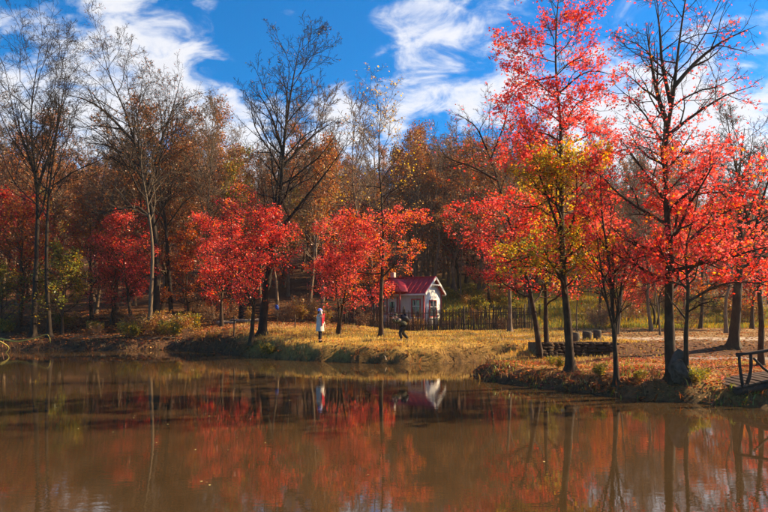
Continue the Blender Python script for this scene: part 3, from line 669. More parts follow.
while len(spots) < 330 and tries < 16000:
    tries += 1
    y = 44 + 72 * g.random() ** 1.1; xm = .68 * y + 3; x = g.uniform(-xm, xm)
    if any((x - a) ** 2 + (y - b) ** 2 < (1.4 + .012 * y) ** 2 * 1.4 for a, b, *_ in spots): continue
    if abs(x - 2.5) < 5.0 and y < 51: continue                          # cottage and its plot
    if 3 < x < 24 and y < 57 and g.random() < .93: continue              # open slope behind the fence and road
    if x >= 24 and y < 50: continue
    p = [3.6, 3.4, 2.0, 1.6, 2.0, .9, .5, 3.4]
    if x < -10 and y < 60: p = [1.5, 1.5, 1.8, 1.8, 1.0, 2.2, .8, 3.4]
    k = int(g.choice(8, p=np.array(p) / sum(p)))
    hk = [14.5, 13.5, 12.5, 11.5, 12, 7.5, 10.5, 9.5][k]
    s = g.uniform(.8, 1.2) * (1.0 if x < 16 else .85)
    if hk * s + H1(x, y) > sunlane(x, y) + 1.5: 
        if g.random() < .9: continue
    spots.append((x, y, k, s))
for _ in range(2500):
    x, y = g.uniform(4, 36), g.uniform(60, 114)
    if len(spots) >= 385: break
    if abs(x) > .66 * y or any((x - a) ** 2 + (y - b) ** 2 < 4.5 for a, b, *_ in spots): continue
    spots.append((x, y, int(g.choice(8, p=[.18, .18, .18, .12, .18, .03, .03, .10])), g.uniform(.9, 1.25)))
for px, D, k, sc in [(418, 60, 4, 1.1), (428, 66, 2, 1.2), (436, 58, 1, 1.15), (444, 72, 4, 1.25), (452, 63, 2, 1.15), (461, 57, 7, 1.3), (466, 68, 3, 1.3), (478, 62, 4, 1.2), (488, 70, 2, 1.25), (410, 70, 3, 1.3), (524, 60, 7, 1.2), (535, 66, 4, 1.2), (552, 62, 2, 1.1)]:
    spots.append(((px - 384) * D / FPX, D, k, sc))
for q in range(52):
    spots.append((-80 + q * 2.55 + g.uniform(-.8, .8), 118 + g.uniform(0, 8), int(g.choice([2, 3, 3, 4])), g.uniform(.95, 1.2) * (1 if q < 36 else .8)))
spots += [(13.0, 33.2, 7, .95), (16.5, 36.8, 0, .7), (11.5, 35.6, 7, .8), (19.5, 34.0, 1, .7), (14.6, 31.6, 7, .7)]
KL = ['bare upswept tree', 'bare tree with a few rusty leaves', 'russet leaved oak', 'dark brown leaved oak', 'golden brown leaved tree', 'deep red low maple', 'yellow green leaved tree', 'thin pale bare sapling']
def zone(x, y):
    if x < -9 and y < 57: return 'in the shade above the left bank'
    if x >= 12: return 'beyond the road at the right' if y < 70 else 'high up the slope beyond the road'
    if abs(x - 1) < 9 and y < 70: return 'on the slope behind the cottage'
    if y < 74: return 'in the wood behind the red maples'
    return 'near the top of the wooded slope'
for x, y, k, s in spots:
    loc = (x, y, H1(x, y) - .05); rz = g.random() * 6.28
    if k not in used:
        used.add(k); o = kinds[k]; o.location = loc; o.rotation_euler[2] = rz; o.scale = (s, s, s)
    else:
        o = copy_tree(kinds[k], loc, rz, s, sz=s * g.uniform(.9, 1.1))
    o['label'] = KL[k] + ' ' + zone(x, y); o['group'] = 'wood trees: ' + o['label']

# ------------------------------------------------------------------ shrubs
def shrub(name, label, group, seed, h, leafspec, stems=9, bark='bark_brown'):
    g = np.random.default_rng(seed); root = empty(name, (0, 0, 0), label, 'shrub', group)
    a = g.random(stems) * 6.28; sp = g.uniform(.15, .75, stems); n = 7
    P = np.zeros((stems, n, 3)); d = norm(np.stack([np.cos(a) * sp, np.sin(a) * sp, np.ones(stems)], 1)); P[:, 0] = np.stack([np.cos(a) * .12, np.sin(a) * .12, np.full(stems, -.08)], 1)
    st = h * g.uniform(.7, 1.1, stems) / (n - 1)
    for q in range(1, n):
        d = norm(d + g.normal(0, .13, d.shape) - np.array([0, 0, .03])); P[:, q] = P[:, q - 1] + d * st[:, None]
    R = np.linspace(.014, .004, n)[None] * np.ones((stems, 1))
    A2, B2, _ = grow(P, R, 7, .2, 1, .45, .7, 4, .03, .2, .7, g, tip=.004); A3, B3, _ = grow(A2, B2, 5, .2, 1, .5, .7, 3, 0, .2, .8, g, tip=.003)
    Vs, Fs, o = [], [], 0
    for A, B, s in ((P, R, 5), (A2, B2, 3), (A3, B3, 3)):
        v, f = tubes(A, B, s); Vs.append(v); Fs.append(f + o); o += len(v)
    mesh_obj('stems', np.concatenate(Vs), np.concatenate(Fs), M[bark], root)
    if leafspec:
        C = along(A3, leafspec['n'], g, .1, .08)
        V, F, k = leaf_mesh(C, leafspec['size'], g, .3)
        mesh_obj('foliage', V, F, M[leafspec.get('mat', 'leaf_dry')], root, col=np.repeat(leafspec['color'](C, g), k, 0))
    return root
shr = [shrub('dry_shrub', 'dry tan leaved shrub with thin arching stems', 'dry tan shrubs', 91, 1.5, dict(n=4, size=.11, color=C_([TAN, YEL * .6, RUST], [3, 2, 2]))),
       shrub('bare_shrub', 'tangle of bare brown shrub stems', 'bare brown shrubs', 92, 1.3, dict(n=1, size=.08, color=C_([RUST, BRN], [1, 1])), stems=14),
       shrub('green_shrub', 'olive green leafy shrub with yellowing tips', 'olive green shrubs', 93, 1.1, dict(n=5, size=.11, color=C_([OLV, YEL * .7, OLV * .7], [3, 2, 3]), mat='leaf'))]
sused = set()
SL = ['dry tan leaved shrub', 'tangle of bare brown shrub stems', 'olive green leafy shrub']
def put_shrub(k, px, D, s, where='low on the edge of the water'):
    loc = on(px, D); rz = random.uniform(0, 6.28)
    if k not in sused: sused.add(k); o = shr[k]; o.location = tuple(loc); o.rotation_euler[2] = rz; o.scale = (s, s, s)
    else: o = copy_tree(shr[k], loc, rz, s)
    o['label'] = SL[k] + ' ' + where; o['group'] = 'shrubs: ' + o['label']; return o
g = np.random.default_rng(5)
for i in range(26): put_shrub(int(g.choice([1, 1, 0, 2])), g.uniform(-5, 195), g.uniform(36.8, 44), g.uniform(.55, 1.1), 'in the undergrowth of the left bank')
for i in range(20): put_shrub(int(g.choice([0, 0, 1, 2])), g.uniform(590, 765), g.uniform(39, 58), g.uniform(.7, 1.6), 'on the slope beyond the road')
for i in range(14): put_shrub(int(g.choice([0, 2, 2])), g.uniform(445, 570), g.uniform(43, 58), g.uniform(.6, 1.2), 'on the green slope right of the cottage')
for i in range(24): put_shrub(int(g.choice([0, 1, 1])), g.uniform(350, 540), g.uniform(38.6, 42.5), g.uniform(.4, .8), 'at the foot of the picket fence')
for i in range(16): put_shrub(int(g.choice([1, 1, 0])), g.uniform(190, 350), g.uniform(41, 47), g.uniform(.6, 1.1), 'under the trees behind the path')
for px, D, s, k in [(200, 34.9, .45, 0), (214, 34.6, .4, 0), (268, 29.9, .5, 2), (188, 35.6, .5, 1), (556, 19.3, .35, 2), (690, 16.0, .38, 2), (702, 16.2, .3, 2), (600, 17.5, .3, 2), (640, 16.8, .25, 2), (655, 16.5, .3, 1)]:
    put_shrub(k, px, D, s)

# ------------------------------------------------------------------ small builders
def box_v(sx, sy, sz, c=(0, 0, 0), bev=0.0):
    """bevelled box -> verts, faces lists"""
    bm = bmesh.new(); bmesh.ops.create_cube(bm, size=1.0)
    bmesh.ops.scale(bm, vec=(sx, sy, sz), verts=bm.verts)
    if bev: bmesh.ops.bevel(bm, geom=bm.edges[:], offset=bev, segments=1, affect='EDGES')
    bmesh.ops.translate(bm, vec=c, verts=bm.verts)
    return bm

def bm_obj(name, bm, mat, parent=None, smooth=False, loc=None, rot=None):
    me = bpy.data.meshes.new(name); bm.normal_update(); bm.to_mesh(me); bm.free(); me.materials.append(mat)
    if smooth: me.polygons.foreach_set('use_smooth', np.ones(len(me.polygons), bool))
    o = bpy.data.objects.new(name, me); COL.objects.link(o); o.parent = parent
    if loc is not None: o.location = loc
    if rot is not None: o.rotation_euler = rot
    return o
def box(name, parent, mat, s, c, bev=.008, rot=None): return bm_obj(name, box_v(*s, bev=bev), mat, parent, loc=c, rot=rot)
def share(src, parent, loc, rot=(0, 0, 0), scale=(1, 1, 1), name=None):
    o = bpy.data.objects.new(name or src.name.split('.')[0], src.data); COL.objects.link(o); o.parent = parent
    o.location = loc; o.rotation_euler = rot; o.scale = scale; return o

def pole(name, parent, mat, pts, r, sides=8, n=10, r1=None, knots=.08, seed=0):
    g = np.random.default_rng(seed); P = spline(pts, n)[None]
    R = np.linspace(r, r1 if r1 is not None else r * .85, n)[None] * (1 + g.normal(0, knots, (1, n)))
    V, F = tubes(P, R, sides)
    caps = [np.arange(sides)[::-1][None], (np.arange(sides) + (n - 1) * sides)[None]]
    return mesh_obj(name, V, [F] + caps, mat, parent, smooth=False)

def rock_bm(s, seed, sub=3, rough=.22, cut=None):
    g = np.random.default_rng(seed); bm = bmesh.new(); bmesh.ops.create_icosphere(bm, subdivisions=sub, radius=1)
    pl = [(norm(g.normal(0, 1, 3)), g.uniform(.55, .85)) for _ in range(9)]
    for v in bm.verts:
        p = np.array(v.co)
        for nrmv, dd in pl:
            q = p @ nrmv
            if q > dd: p = p - nrmv * (q - dd) * .85
        p = p * (1 + rough * .35 * float(wob(np.array(p[0] * 2.2 + seed), np.array(p[1] * 2.2 + p[2] * 1.7))))
        v.co = Vector(p * np.array(s))
    return bm

# ------------------------------------------------------------------ cottage with red roof
hp = on(416, 44.0)
TH = math.radians(-33)
house = empty('cottage', hp, 'small grey and white cottage with red roof behind the picket fence', 'house', rz=TH)
# local: x along the long side (to the right end gable), y away from the viewer; the long wall faces -y
LX, WY, WH, RH = 4.6, 2.7, 2.75, 1.05
def quad_prism(name, parent, mat, poly, axis_len, axis='x', off=(0, 0, 0)):
    """polygon (a,b) extruded along x or y"""
    n = len(poly); V = []
    for t in (0, axis_len):
        for a, b in poly: V.append((t + off[0], a + off[1], b + off[2]) if axis == 'x' else (a + off[0], t + off[1], b + off[2]))
    F4 = np.array([[i, (i + 1) % n, n + (i + 1) % n, n + i] for i in range(n)])
    return mesh_obj(name, V, [F4, np.arange(n)[::-1][None], (np.arange(n) + n)[None]], mat, parent)
hx0, hx1 = -LX + .65, .65
quad_prism('wall', house, M['plaster'], [(0, -.3), (WY, -.3), (WY, WH), (WY / 2, WH + RH - .12), (0, WH)], LX - .06, 'x', (hx0, 0, 0))
tag(mesh_obj('gable_wall', [(hx1 - .055, .004, -.3), (hx1 - .055, WY - .004, -.3), (hx1 - .055, WY - .004, WH), (hx1 - .055, WY / 2, WH + RH - .14), (hx1 - .055, .004, WH),
                            (hx1, .004, -.3), (hx1, WY - .004, -.3), (hx1, WY - .004, WH), (hx1, WY / 2, WH + RH - .14), (hx1, .004, WH)],
             [np.array([[0, 1, 6, 5], [1, 2, 7, 6], [2, 3, 8, 7], [3, 4, 9, 8], [4, 0, 5, 9]]), np.array([[9, 8, 7, 6, 5][::-1]]), np.array([[0, 4, 3, 2, 1][::-1]])], M['white'], house), 'white painted end wall under the gable')
# roof: two slopes of standing-seam sheets
ov = .28; sl = math.atan2(RH, WY / 2); slen = (WY / 2 + ov) / math.cos(sl)
roof = bpy.data.objects.new('roof', None); COL.objects.link(roof); roof.parent = house
sheet = None; W = (LX + 2 * ov) / 12
for side in (-1, 1):
    for k in range(12):
        bm = None
        loc = (hx0 - ov + W * (k + .5), WY / 2 + side * (WY / 2 + ov) / 2, WH + RH - math.tan(sl) * (WY / 2 + ov) / 2 + .03); rot = (-side * sl, 0, 0)
        if sheet is None:
            bm = box_v(W - .012, slen, .035); b2 = box_v(.035, slen, .07, (W / 2 - .02, 0, .035)); me = bpy.data.meshes.new('t'); b2.to_mesh(me); b2.free(); bm.from_mesh(me)
            sheet = bm_obj('roof_sheet', bm, M['roof'], roof, loc=loc, rot=rot)
        else: share(sheet, roof, loc, rot)
box('ridge_cap', roof, M['roof'], (LX + 2 * ov, .22, .06), (hx0 + LX / 2, WY / 2, WH + RH + .06), .02)
for side in (-1, 1):
    box('bargeboard', house, M['white'], (.05, slen, .16), (hx1 + ov + .03, WY / 2 + side * (WY / 2 + ov) / 2, WH + RH - math.tan(sl) * (WY / 2 + ov) / 2 - .03), .008, (-side * sl, 0, 0))
    box('fascia', house, M['white'], (LX + 2 * ov, .04, .13), (hx0 + LX / 2, WY / 2 + side * (WY / 2 + ov + .01), WH + RH - math.tan(sl) * (WY / 2 + ov) - .05))
# gable decoration and cross tie
box('gable_tie', house, M['white'], (.05, 1.3, .09), (hx1 + ov + .03, WY / 2, WH + RH * .45), .008)
quad_prism('gable_panel', house, M['plaster'], [(WY / 2 - .62, WH + RH * .30), (WY / 2 + .62, WH + RH * .30), (WY / 2, WH + RH * .80)], .05, 'x', (hx1 + .012, 0, 0))
def window(parent, w, h, c, axis, mullion=2, frame=M['trim']):
    """axis 'x': on a wall that faces -y ; 'y': on the wall that faces +x"""
    root = bpy.data.objects.new('window', None); COL.objects.link(root); root.parent = parent; root.location = c
    if axis == 'y': root.rotation_euler = (0, 0, math.radians(90))
    box('pane', root, M['glass'], (w, .03, h), (0, -.01, 0), 0)
    for s in (-1, 1):
        box('frame', root, frame, (.09, .09, h + .18), (s * (w / 2 + .045), -.02, 0)); box('frame', root, frame, (w - .001, .09, .09), (0, -.02, s * (h / 2 + .045)))
    for k in range(1, mullion): box('glazing_bar', root, M['white'], (.04, .05, h), (-w / 2 + w * k / mullion, -.035, 0), .004)
    box('glazing_bar', root, M['white'], (w, .044, .04), (0, -.035, h * .12), .004)
    box('sill', root, M['white'], (w + .3, .16, .05), (0, -.06, -h / 2 - .12), .006)
    return root
window(house, .95, 1.15, (hx1 + .006, WY / 2, 1.45), 'y', 2)
window(house, .62, 1.2, (.02, -.006, 1.5), 'x', 2)
window(house, .6, 1.2, (hx0 + .75, -.006, 1.5), 'x', 2)
# corner boards
for x, y in ((hx1 + .004, 0), (hx1 + .004, WY), (hx0, 0)): box('corner_board', house, M['trim'], (.11, .11, WH + .25), (x, y, WH / 2 - .14), .01)
# porch with its own small hipped roof
px0, px1, pd = hx0 + 1.35, hx0 + 3.15, .95
box('porch_floor', house, M['wood'], (px1 - px0, pd, .12), ((px0 + px1) / 2, -pd / 2 - .002, .18), .01)
for x in (px0 + .07, px1 - .07): box('porch_post', house, M['trim'], (.11, .11, WH - .3), (x, -pd + .08, .24 + (WH - .3) / 2), .012)
door = box('door', house, M['white'], (.8, .06, 1.95), (px0 + .55, -.02, 1.22), .01)
box('pane', door, M['glass'], (.45, .02, .8), (0, -.035, .35), 0)
bm_obj('handle', rock_bm((.03, .03, .03), 2, 1), M['dark'], door, loc=(.3, -.06, -.1))
for s in (-1, 1): box('door_frame', house, M['trim'], (.08, .1, 2.1), (px0 + .55 + s * .45, -.03, 1.28))
box('rail', house, M['trim'], (px1 - px0 - .24, .05, .06), ((px0 + px1) / 2, -pd + .08, 1.05), .008)
bal = None
for k in range(11):
    loc = (px0 + .25 + k * (px1 - px0 - .5) / 10, -pd + .08, .63)
    if bal is None: bal = box('baluster', house, M['white'], (.035, .035, .78), loc, .004)
    else: share(bal, house, loc)
pz = WH - .02; prx, pry = .2, .22
V = [(px0 - prx, -pd - pry, pz), (px1 + prx, -pd - pry, pz), (px1 + prx, WY / 2, pz + .0), (px0 - prx, WY / 2, pz + 0), ((px0 + px1) / 2, -pd + .35, pz + .98), ((px0 + px1) / 2, WY / 2, pz + .98)]
V += [(a, b, c - .05) for a, b, c in V[:4]]
pr = mesh_obj('porch_roof', V, [np.array([[0, 1, 4]]), np.array([[1, 2, 5, 4], [3, 0, 4, 5], [6, 9, 8, 7], [0, 6, 7, 1], [1, 7, 8, 2], [3, 9, 6, 0]])], M['roof'], house)
for x, y, z, x2, y2, z2 in ((V[0][0], V[0][1], pz + .02, V[4][0], V[4][1], pz + 1.0), (V[1][0], V[1][1], pz + .02, V[4][0], V[4][1], pz + 1.0)):
    pole('hip_cap', pr, M['roof'], [(x, y, z), ((x + x2) / 2, (y + y2) / 2, (z + z2) / 2), (x2, y2, z2)], .035, 6, 4, knots=0)
box('chimney', roof, M['plaster'], (.32, .32, .7), (hx0 + .9, WY / 2 + .35, WH + RH + .15), .02)

# ------------------------------------------------------------------ picket fences
def fence(label, pts, spacing, h, seed, top=.95):
    g = np.random.default_rng(seed); pts = np.array(pts, float)
    s = np.r_[0, np.cumsum(np.hypot(*np.diff(pts, axis=0).T))]
    def at(q): x, y = np.interp(q, s, pts[:, 0]), np.interp(q, s, pts[:, 1]); return np.array([x, y, H1(x, y)])
    b = at(0); root = empty('picket_fence', b, label, 'fence'); pk = None
    n = int(s[-1] / spacing)
    for k in range(n):
        p = at((k + .5) * spacing) - b
        if pk is None:
            bm = box_v(.058, .03, 1.0, (0, 0, .5))
            for v in bm.verts:
                if v.co.z > .9: v.co.x *= .35; v.co.z += .02
            pk = bm_obj('picket', bm, M['wood'], root, loc=p + np.array([0, 0, -.08]))
            o = pk
        else: o = share(pk, root, p + np.array([0, 0, -.08]))
        o.scale = (g.uniform(.8, 1.35), 1, h * g.uniform(.82, 1.14)); o.rotation_euler = (g.normal(0, .04), g.normal(0, .055), g.normal(0, .3))
    m = int(s[-1] / 2.0) + 1
    for k in range(m + 1):
        p = at(min(k * 2.0, s[-1])) - b; p[1] += .07
        pole('post', root, M['wood_dark'], [p + [0, 0, -.2], p + [.01, 0, h * .5], p + [.02, 0, h * 1.08]], .055, 7, 4, seed=k)
    for z in (.28, .78):
        rp = [at(q) - b + np.array([0, .05, h * z + g.normal(0, .02)]) for q in np.linspace(0, s[-1], m + 1)]
        pole('rail', root, M['wood'], rp, .035, 6, 4 * m, seed=int(z * 10))
    return root
f0, f1, f2, f3 = on(345, 40.6), on(402, 40.2), on(470, 40.0), on(532, 39.0)
fence('weathered brown picket fence in front of the red roofed cottage', [f0[:2], f1[:2], f2[:2], f3[:2]], .072, 1.52, 3)
h0, h1 = on(436, 46.0), on(540, 47.5)
fence('low leaning picket fence on the green slope right of the cottage', [h0[:2], h1[:2]], .16, 1.0, 4)

# ------------------------------------------------------------------ footbridge at the right
br = on(741, 15.15); br[2] = .36
bridge = empty('footbridge', br, 'rustic log footbridge with forked rail posts at the right bank', 'footbridge', rz=math.radians(-6))
BL = 3.1
def dz(x): return .06 + .30 * math.sin(math.pi * min(max((x + .1) / (BL + .2), 0), 1))
for y in (0.0, 1.15):
    pole('deck_beam', bridge, M['wood_dark'], [(x, y + .02, dz(x) - .12) for x in np.linspace(-.15, BL + .1, 8)], .10, 9, 16, seed=int(y * 10), knots=.05)
pl = None
for k in range(22):
    x = -.08 + k * BL / 21; loc = (x, .59, dz(x) + .015); a = math.atan2(dz(x + .05) - dz(x - .05), .1)
    if pl is None: pl = box('plank', bridge, M['wood'], (.125, 1.35, .045), loc, .008, (0, -a, 0))
    else: share(pl, bridge, loc, (random.uniform(-.01, .01), -a, random.uniform(-.03, .03)))
for y, sd in ((-.02, 0),):
    pole('post', bridge, M['wood_dark'], [(.06, y, -.35), (.03, y, .1), (-.03, y - .01, .5), (-.06, y, .93)], .042, 8, 9, seed=1 + sd)
    pole('post', bridge, M['wood_dark'], [(.12, y + .03, -.35), (.14, y + .03, .12), (.22, y + .02, .42), (.24, y + .02, .70), (.22, y, .92)], .045, 8, 10, seed=2 + sd)
    for xx in (1.35, 2.75): pole('post', bridge, M['wood_dark'], [(xx, y, dz(xx) - .3), (xx + .02, y, dz(xx) + .4), (xx, y, dz(xx) + .88)], .045, 8, 6, seed=int(xx * 9) + sd)
    pole('rail', bridge, M['wood_dark'], [(-.12, y, .90), (.5, y + .01, .99), (1.35, y, 1.17), (2.2, y, 1.15), (3.0, y, .98)], .045, 8, 14, seed=3 + sd)
    pole('brace', bridge, M['wood_dark'], [(.30, y + .02, .82), (.62, y + .02, .50), (1.0, y + .02, .30)], .032, 7, 6, seed=4 + sd)

# ------------------------------------------------------------------ boulder, stones, stools, logs
bo = hit(673, 381); 
bm = rock_bm((.34, .27, .52), 9, 3, 1.0)
for v in bm.verts:
    z = (v.co.z + .5); k = max(.35, 1.08 - .62 * max(0, z - .3)); v.co.x = v.co.x * k - .05 * z; v.co.y *= k
tag(bm_obj('boulder', bm, mat_plain('boulder_stone', (.045, .033, .022), (.17, .13, .09), 5, .95, .9, .15, dist=.05), None, False, (bo[0] + .02, bo[1] - .34, bo[2] + .36)), 'tall grey boulder leaning at the foot of the large maple', 'boulder')

g = np.random.default_rng(8)
wall = empty('stone_wall', (6.0, 23.3, H1(6, 23.3)), 'curved dark dry stone wall beside the creek mouth', 'stone wall')
M['stone_dark'] = mat_plain('mossy_dark_stone', (.020, .014, .009), (.085, .055, .034), 7, .95, .8, .1, dist=.03)
st = [bm_obj('stone', rock_bm((.17 + .03 * (k % 2), .12, .085 + .012 * (k % 3)), 20 + k, 2, .5), M['stone_dark'], wall, False) for k in range(6)]
nst = 0; first = [True] * 6
for row in range(6):
    xw = 0.0; Lr = 3.1 - .16 * row * (row > 2)
    xw = -.05 + .12 * (row % 2)
    while xw < 3.0 - (.0 if row < 1 else .13 * (7 - row)) * 0 - (0.11 * max(0, 4 - row)):
        k = int(g.integers(6)); sc = g.uniform(.65, 1.35); ang = .28 * (xw - 1.5)
        loc = (xw + .1, -.10 * (xw - 1.5) ** 2 + .06 * row + .1 + g.normal(0, .015), -.12 + .125 * row + g.normal(0, .008)); rot = (g.normal(0, .12), g.normal(0, .1), -ang * .6 + g.normal(0, .12)); s3 = (sc, 1.2, g.uniform(.75, 1.15))
        if first[k]: o = st[k]; first[k] = False; o.location = loc; o.rotation_euler = rot; o.scale = s3
        else: share(st[k], wall, loc, rot, s3)
        xw += .27 * sc
core = []
for q in range(9):
    x = q * 3.0 / 8; core.append((x + .05, -.10 * (x - 1.5) ** 2 + .62))
V = [(x, y, z) for z in (-.5, .60) for x, y in core] + [(x, y + 1.4, z) for z in (-.5, .52) for x, y in core]
F = []
for q in range(8): F += [[q, q + 1, 9 + q + 1, 9 + q], [9 + q, 9 + q + 1, 27 + q + 1, 27 + q]]
F += [[0, 9, 27, 18], [8, 26, 35, 17]]
mesh_obj('earth_fill', V, np.array(F), mat_plain('brown_earth', (.10, .055, .028), (.26, .15, .07), 9, .95, .9, .1, dist=.05), wall)

def stool(px, D, r, h, label, seed):
    b = on(px, D); g = np.random.default_rng(seed)
    n = 12; prof = [(0.0, -.08), (.86, -.08), (.92, h * .15), (1.0, h * .5), (.97, h * .85), (.85, h), (0.02, h * 1.01)]
    V = [(r * a * math.cos(t) * (1 + .07 * math.sin(3 * t + seed)), r * a * math.sin(t), z) for a, z in prof for t in np.arange(n) * 2 * math.pi / n]
    F = np.array([[i * n + j, i * n + (j + 1) % n, (i + 1) * n + (j + 1) % n, (i + 1) * n + j] for i in range(len(prof) - 1) for j in range(n)])
    return tag(mesh_obj('stone_stool', V, F, M['stone'], None, loc=tuple(b)), label, 'stone stool', 'stone stools above the wall')
stool(575, 26.5, .2, .45, 'round stone stool nearest the tall scarlet maple above the stone wall', 1)
stool(587, 27.5, .22, .35, 'low round stone stool between two taller ones above the stone wall', 2)
stool(597, 27, .18, .45, 'round stone stool nearest the thin forked maple above the stone wall', 3)

lb = on(222, 40.5)
for i, (px, D, rz, ln, lab) in enumerate([(226, 40.3, .1, 1.3, 'short pale log lying left of its neighbour behind the path'), (241, 40.5, -.12, 1.5, 'longest pale log lying behind the path'), (256, 40.2, .3, 1.0, 'stubby pale log close to the dark box behind the path')]):
    b = on(px, D)
    r_ = empty('log', b, lab, 'log', 'pale logs behind the path', rz=rz)
    pole('log_body', r_, M['stone_pale'], [(-ln / 2, 0, .16), (0, .03, .18), (ln / 2, 0, .13)], .12, 10, 8, seed=i, knots=.12)
    for s in (-1, 1): pole('support', r_, M['stone'], [(s * ln * .32, 0, -.1), (s * ln * .32, 0, -.02), (s * ln * .32, 0, .05)], .12, 8, 4, seed=i + 5)
b = on(253, 42.5); cr = empty('storage_box', b, 'dark slatted wooden box standing behind the pale logs', 'box')
for k in range(6):
    for yy in (-.55, .55): box('slat', cr, M['wood_dark'], (1.7, .03, .15), (0, yy, .12 + k * .19), .006)
for xx in (-.84, .84):
    for yy in (-.52, .52): box('post', cr, M['wood_dark'], (.08, .03, 1.2), (xx, yy, .55), .006)
    box('end_panel', cr, M['wood_dark'], (.03, 1.0, 1.05), (xx, 0, .58), .006)
box('lid', cr, M['wood_dark'], (1.85, 1.25, .06), (0, 0, 1.2), .01)
for px, py, h, lab in [(234, 336, 1.15, 'thin wooden stake with a cross bar on the bank before the path'), (295, 328, .8, 'short dark stake on the grass left of the standing person')]:
    b = hit(px, py); r_ = empty('wooden_stake', b, lab, 'stake')
    pole('stake', r_, M['wood'], [(0, 0, -.2), (.01, 0, h * .5), (0, .01, h)], .045, 7, 6, seed=px)
    pole('cross_bar', r_, M['wood'], [(-.22, -.04, h * .72), (0, -.05, h * .74), (.2, -.04, h * .71)], .028, 6, 4, seed=px + 1)

def mat_flat(name, c, rough=.8): return mat_plain(name, tuple(v * .85 for v in c), tuple(min(v * 1.1, 1) for v in c), 12, rough, .15, .2, dist=.01)
bt = on(277, 36.5)
bag = empty('hanging_bag', (bt[0], bt[1], bt[2] + 1.2), 'small blue bag hanging on a thin stem under the red maples', 'bag')
bm = rock_bm((.11, .08, .2), 3, 3, .5); bm_obj('bag_body', bm, mat_flat('blue_cloth', (.025, .07, .32)), bag, True)
pole('strap', bag, M['dark'], [(-.09, 0, .2), (-.02, .02, .42), (.06, .02, .42), (.1, 0, .2)], .014, 6, 8, knots=0)
pole('hook_stem', bag, M['bark'], [(.0, .09, -1.3), (.02, .09, -.3), (.0, .09, .5), (.03, .07, 1.6)], .03, 7, 8, r1=.015)

# fallen branches lying in the water at the left bank
for i, (pts, r, lab) in enumerate([([(-14, 336), (2, 339), (16, 341.5), (34, 338.5), (49, 335.5), (50.5, 342.5)], .055, 'yellow bent fallen branch over the water at the left bank'),
                                   ([(-10, 341), (3, 343), (9, 348), (3, 356)], .05, 'short yellow branch dipping into the water at the left bank')]):
    D0 = 34.8 - i * 1.2; b = PX(pts[0][0], pts[0][1], D0)
    P = [PX(x, y, D0 + (.5 if k == 0 else 0) - .05 * k) - b for k, (x, y) in enumerate(pts)]
    o = pole('fallen_branch', None, mat_flat('yellow_bark_%d' % i, (.66, .45, .08)), P, r, 7, 18, r1=.02, seed=i); o.location = tuple(b)
    tag(o, lab, 'branch')
for i in range(7):
    b = on(70 + i * 20 + random.uniform(-6, 6), 36.6 + random.uniform(0, 1.2)); ln = random.uniform(1.2, 2.6); a = random.uniform(-.5, .5)
    o = pole('dead_branch', None, M['bark_brown'], [(-ln / 2, 0, .03), (-ln / 6, .1 * a, .14), (ln / 4, -.2 * a, .10), (ln / 2, a, .2 + .2 * abs(a))], .04, 6, 8, r1=.01, seed=40 + i)
    o.location = tuple(b); o.rotation_euler = (0, 0, a)
    tag(o, 'brown dead branch lying in the litter along the left bank', 'branch', 'dead branches along the left bank')

# ------------------------------------------------------------------ people
def skin(name, J, E, parent, mat, root=None, lv=2):
    """J: name -> (x,y,z, rx[,ry])"""
    names = list(J); me = bpy.data.meshes.new(name); idx = {k: i for i, k in enumerate(names)}
    me.from_pydata([J[k][:3] for k in names], [(idx[a], idx[b]) for a, b in E], [])
    o = bpy.data.objects.new(name, me); COL.objects.link(o); o.parent = parent
    m = o.modifiers.new('Skin', 'SKIN'); m.use_smooth_shade = True
    for k in names:
        v = me.skin_vertices[0].data[idx[k]]; r = J[k][3:]; v.radius = (r[0], r[-1]); v.use_root = (k == (root or names[0]))
    s = o.modifiers.new('Sub', 'SUBSURF'); s.levels = lv; s.render_levels = lv
    me.materials.append(mat); return o
def chain(*ks): return list(zip(ks[:-1], ks[1:]))
def hand(J, E, wrist, pos, fwd, up, tag_, curl=.5):
    """palm and five fingers at pos, pointing along fwd; up = back of the hand"""
    f = np.array(fwd) / np.linalg.norm(fwd); u = np.array(up, float); u -= f * (u @ f); u /= np.linalg.norm(u); s = np.cross(f, u); p = np.array(pos)
    pk = 'palm' + tag_; J[pk] = (*(p + f * .05), .034, .016); E.append((wrist, pk))
    for i, (off, ln) in enumerate([(.03, .068), (.011, .078), (-.009, .072), (-.028, .056)]):
        a, b, c = (f'f{i}{q}{tag_}' for q in 'abc')
        J[a] = (*(p + f * .095 + s * off), .0095); J[b] = (*(p + f * (.095 + ln * .5) + s * off * 1.1 - u * ln * .25 * curl), .0085); J[c] = (*(p + f * (.095 + ln * .75) + s * off * 1.1 - u * ln * .75 * curl), .0075)
        E += [(pk, a), (a, b), (b, c)]
    J['th1' + tag_] = (*(p + f * .045 + s * .045 - u * .01), .011); J['th2' + tag_] = (*(p + f * .085 + s * .062 - u * .025), .009); E += [(pk, 'th1' + tag_), ('th1' + tag_, 'th2' + tag_)]
SKIN = mat_flat('skin', (.52, .30, .21), .55)
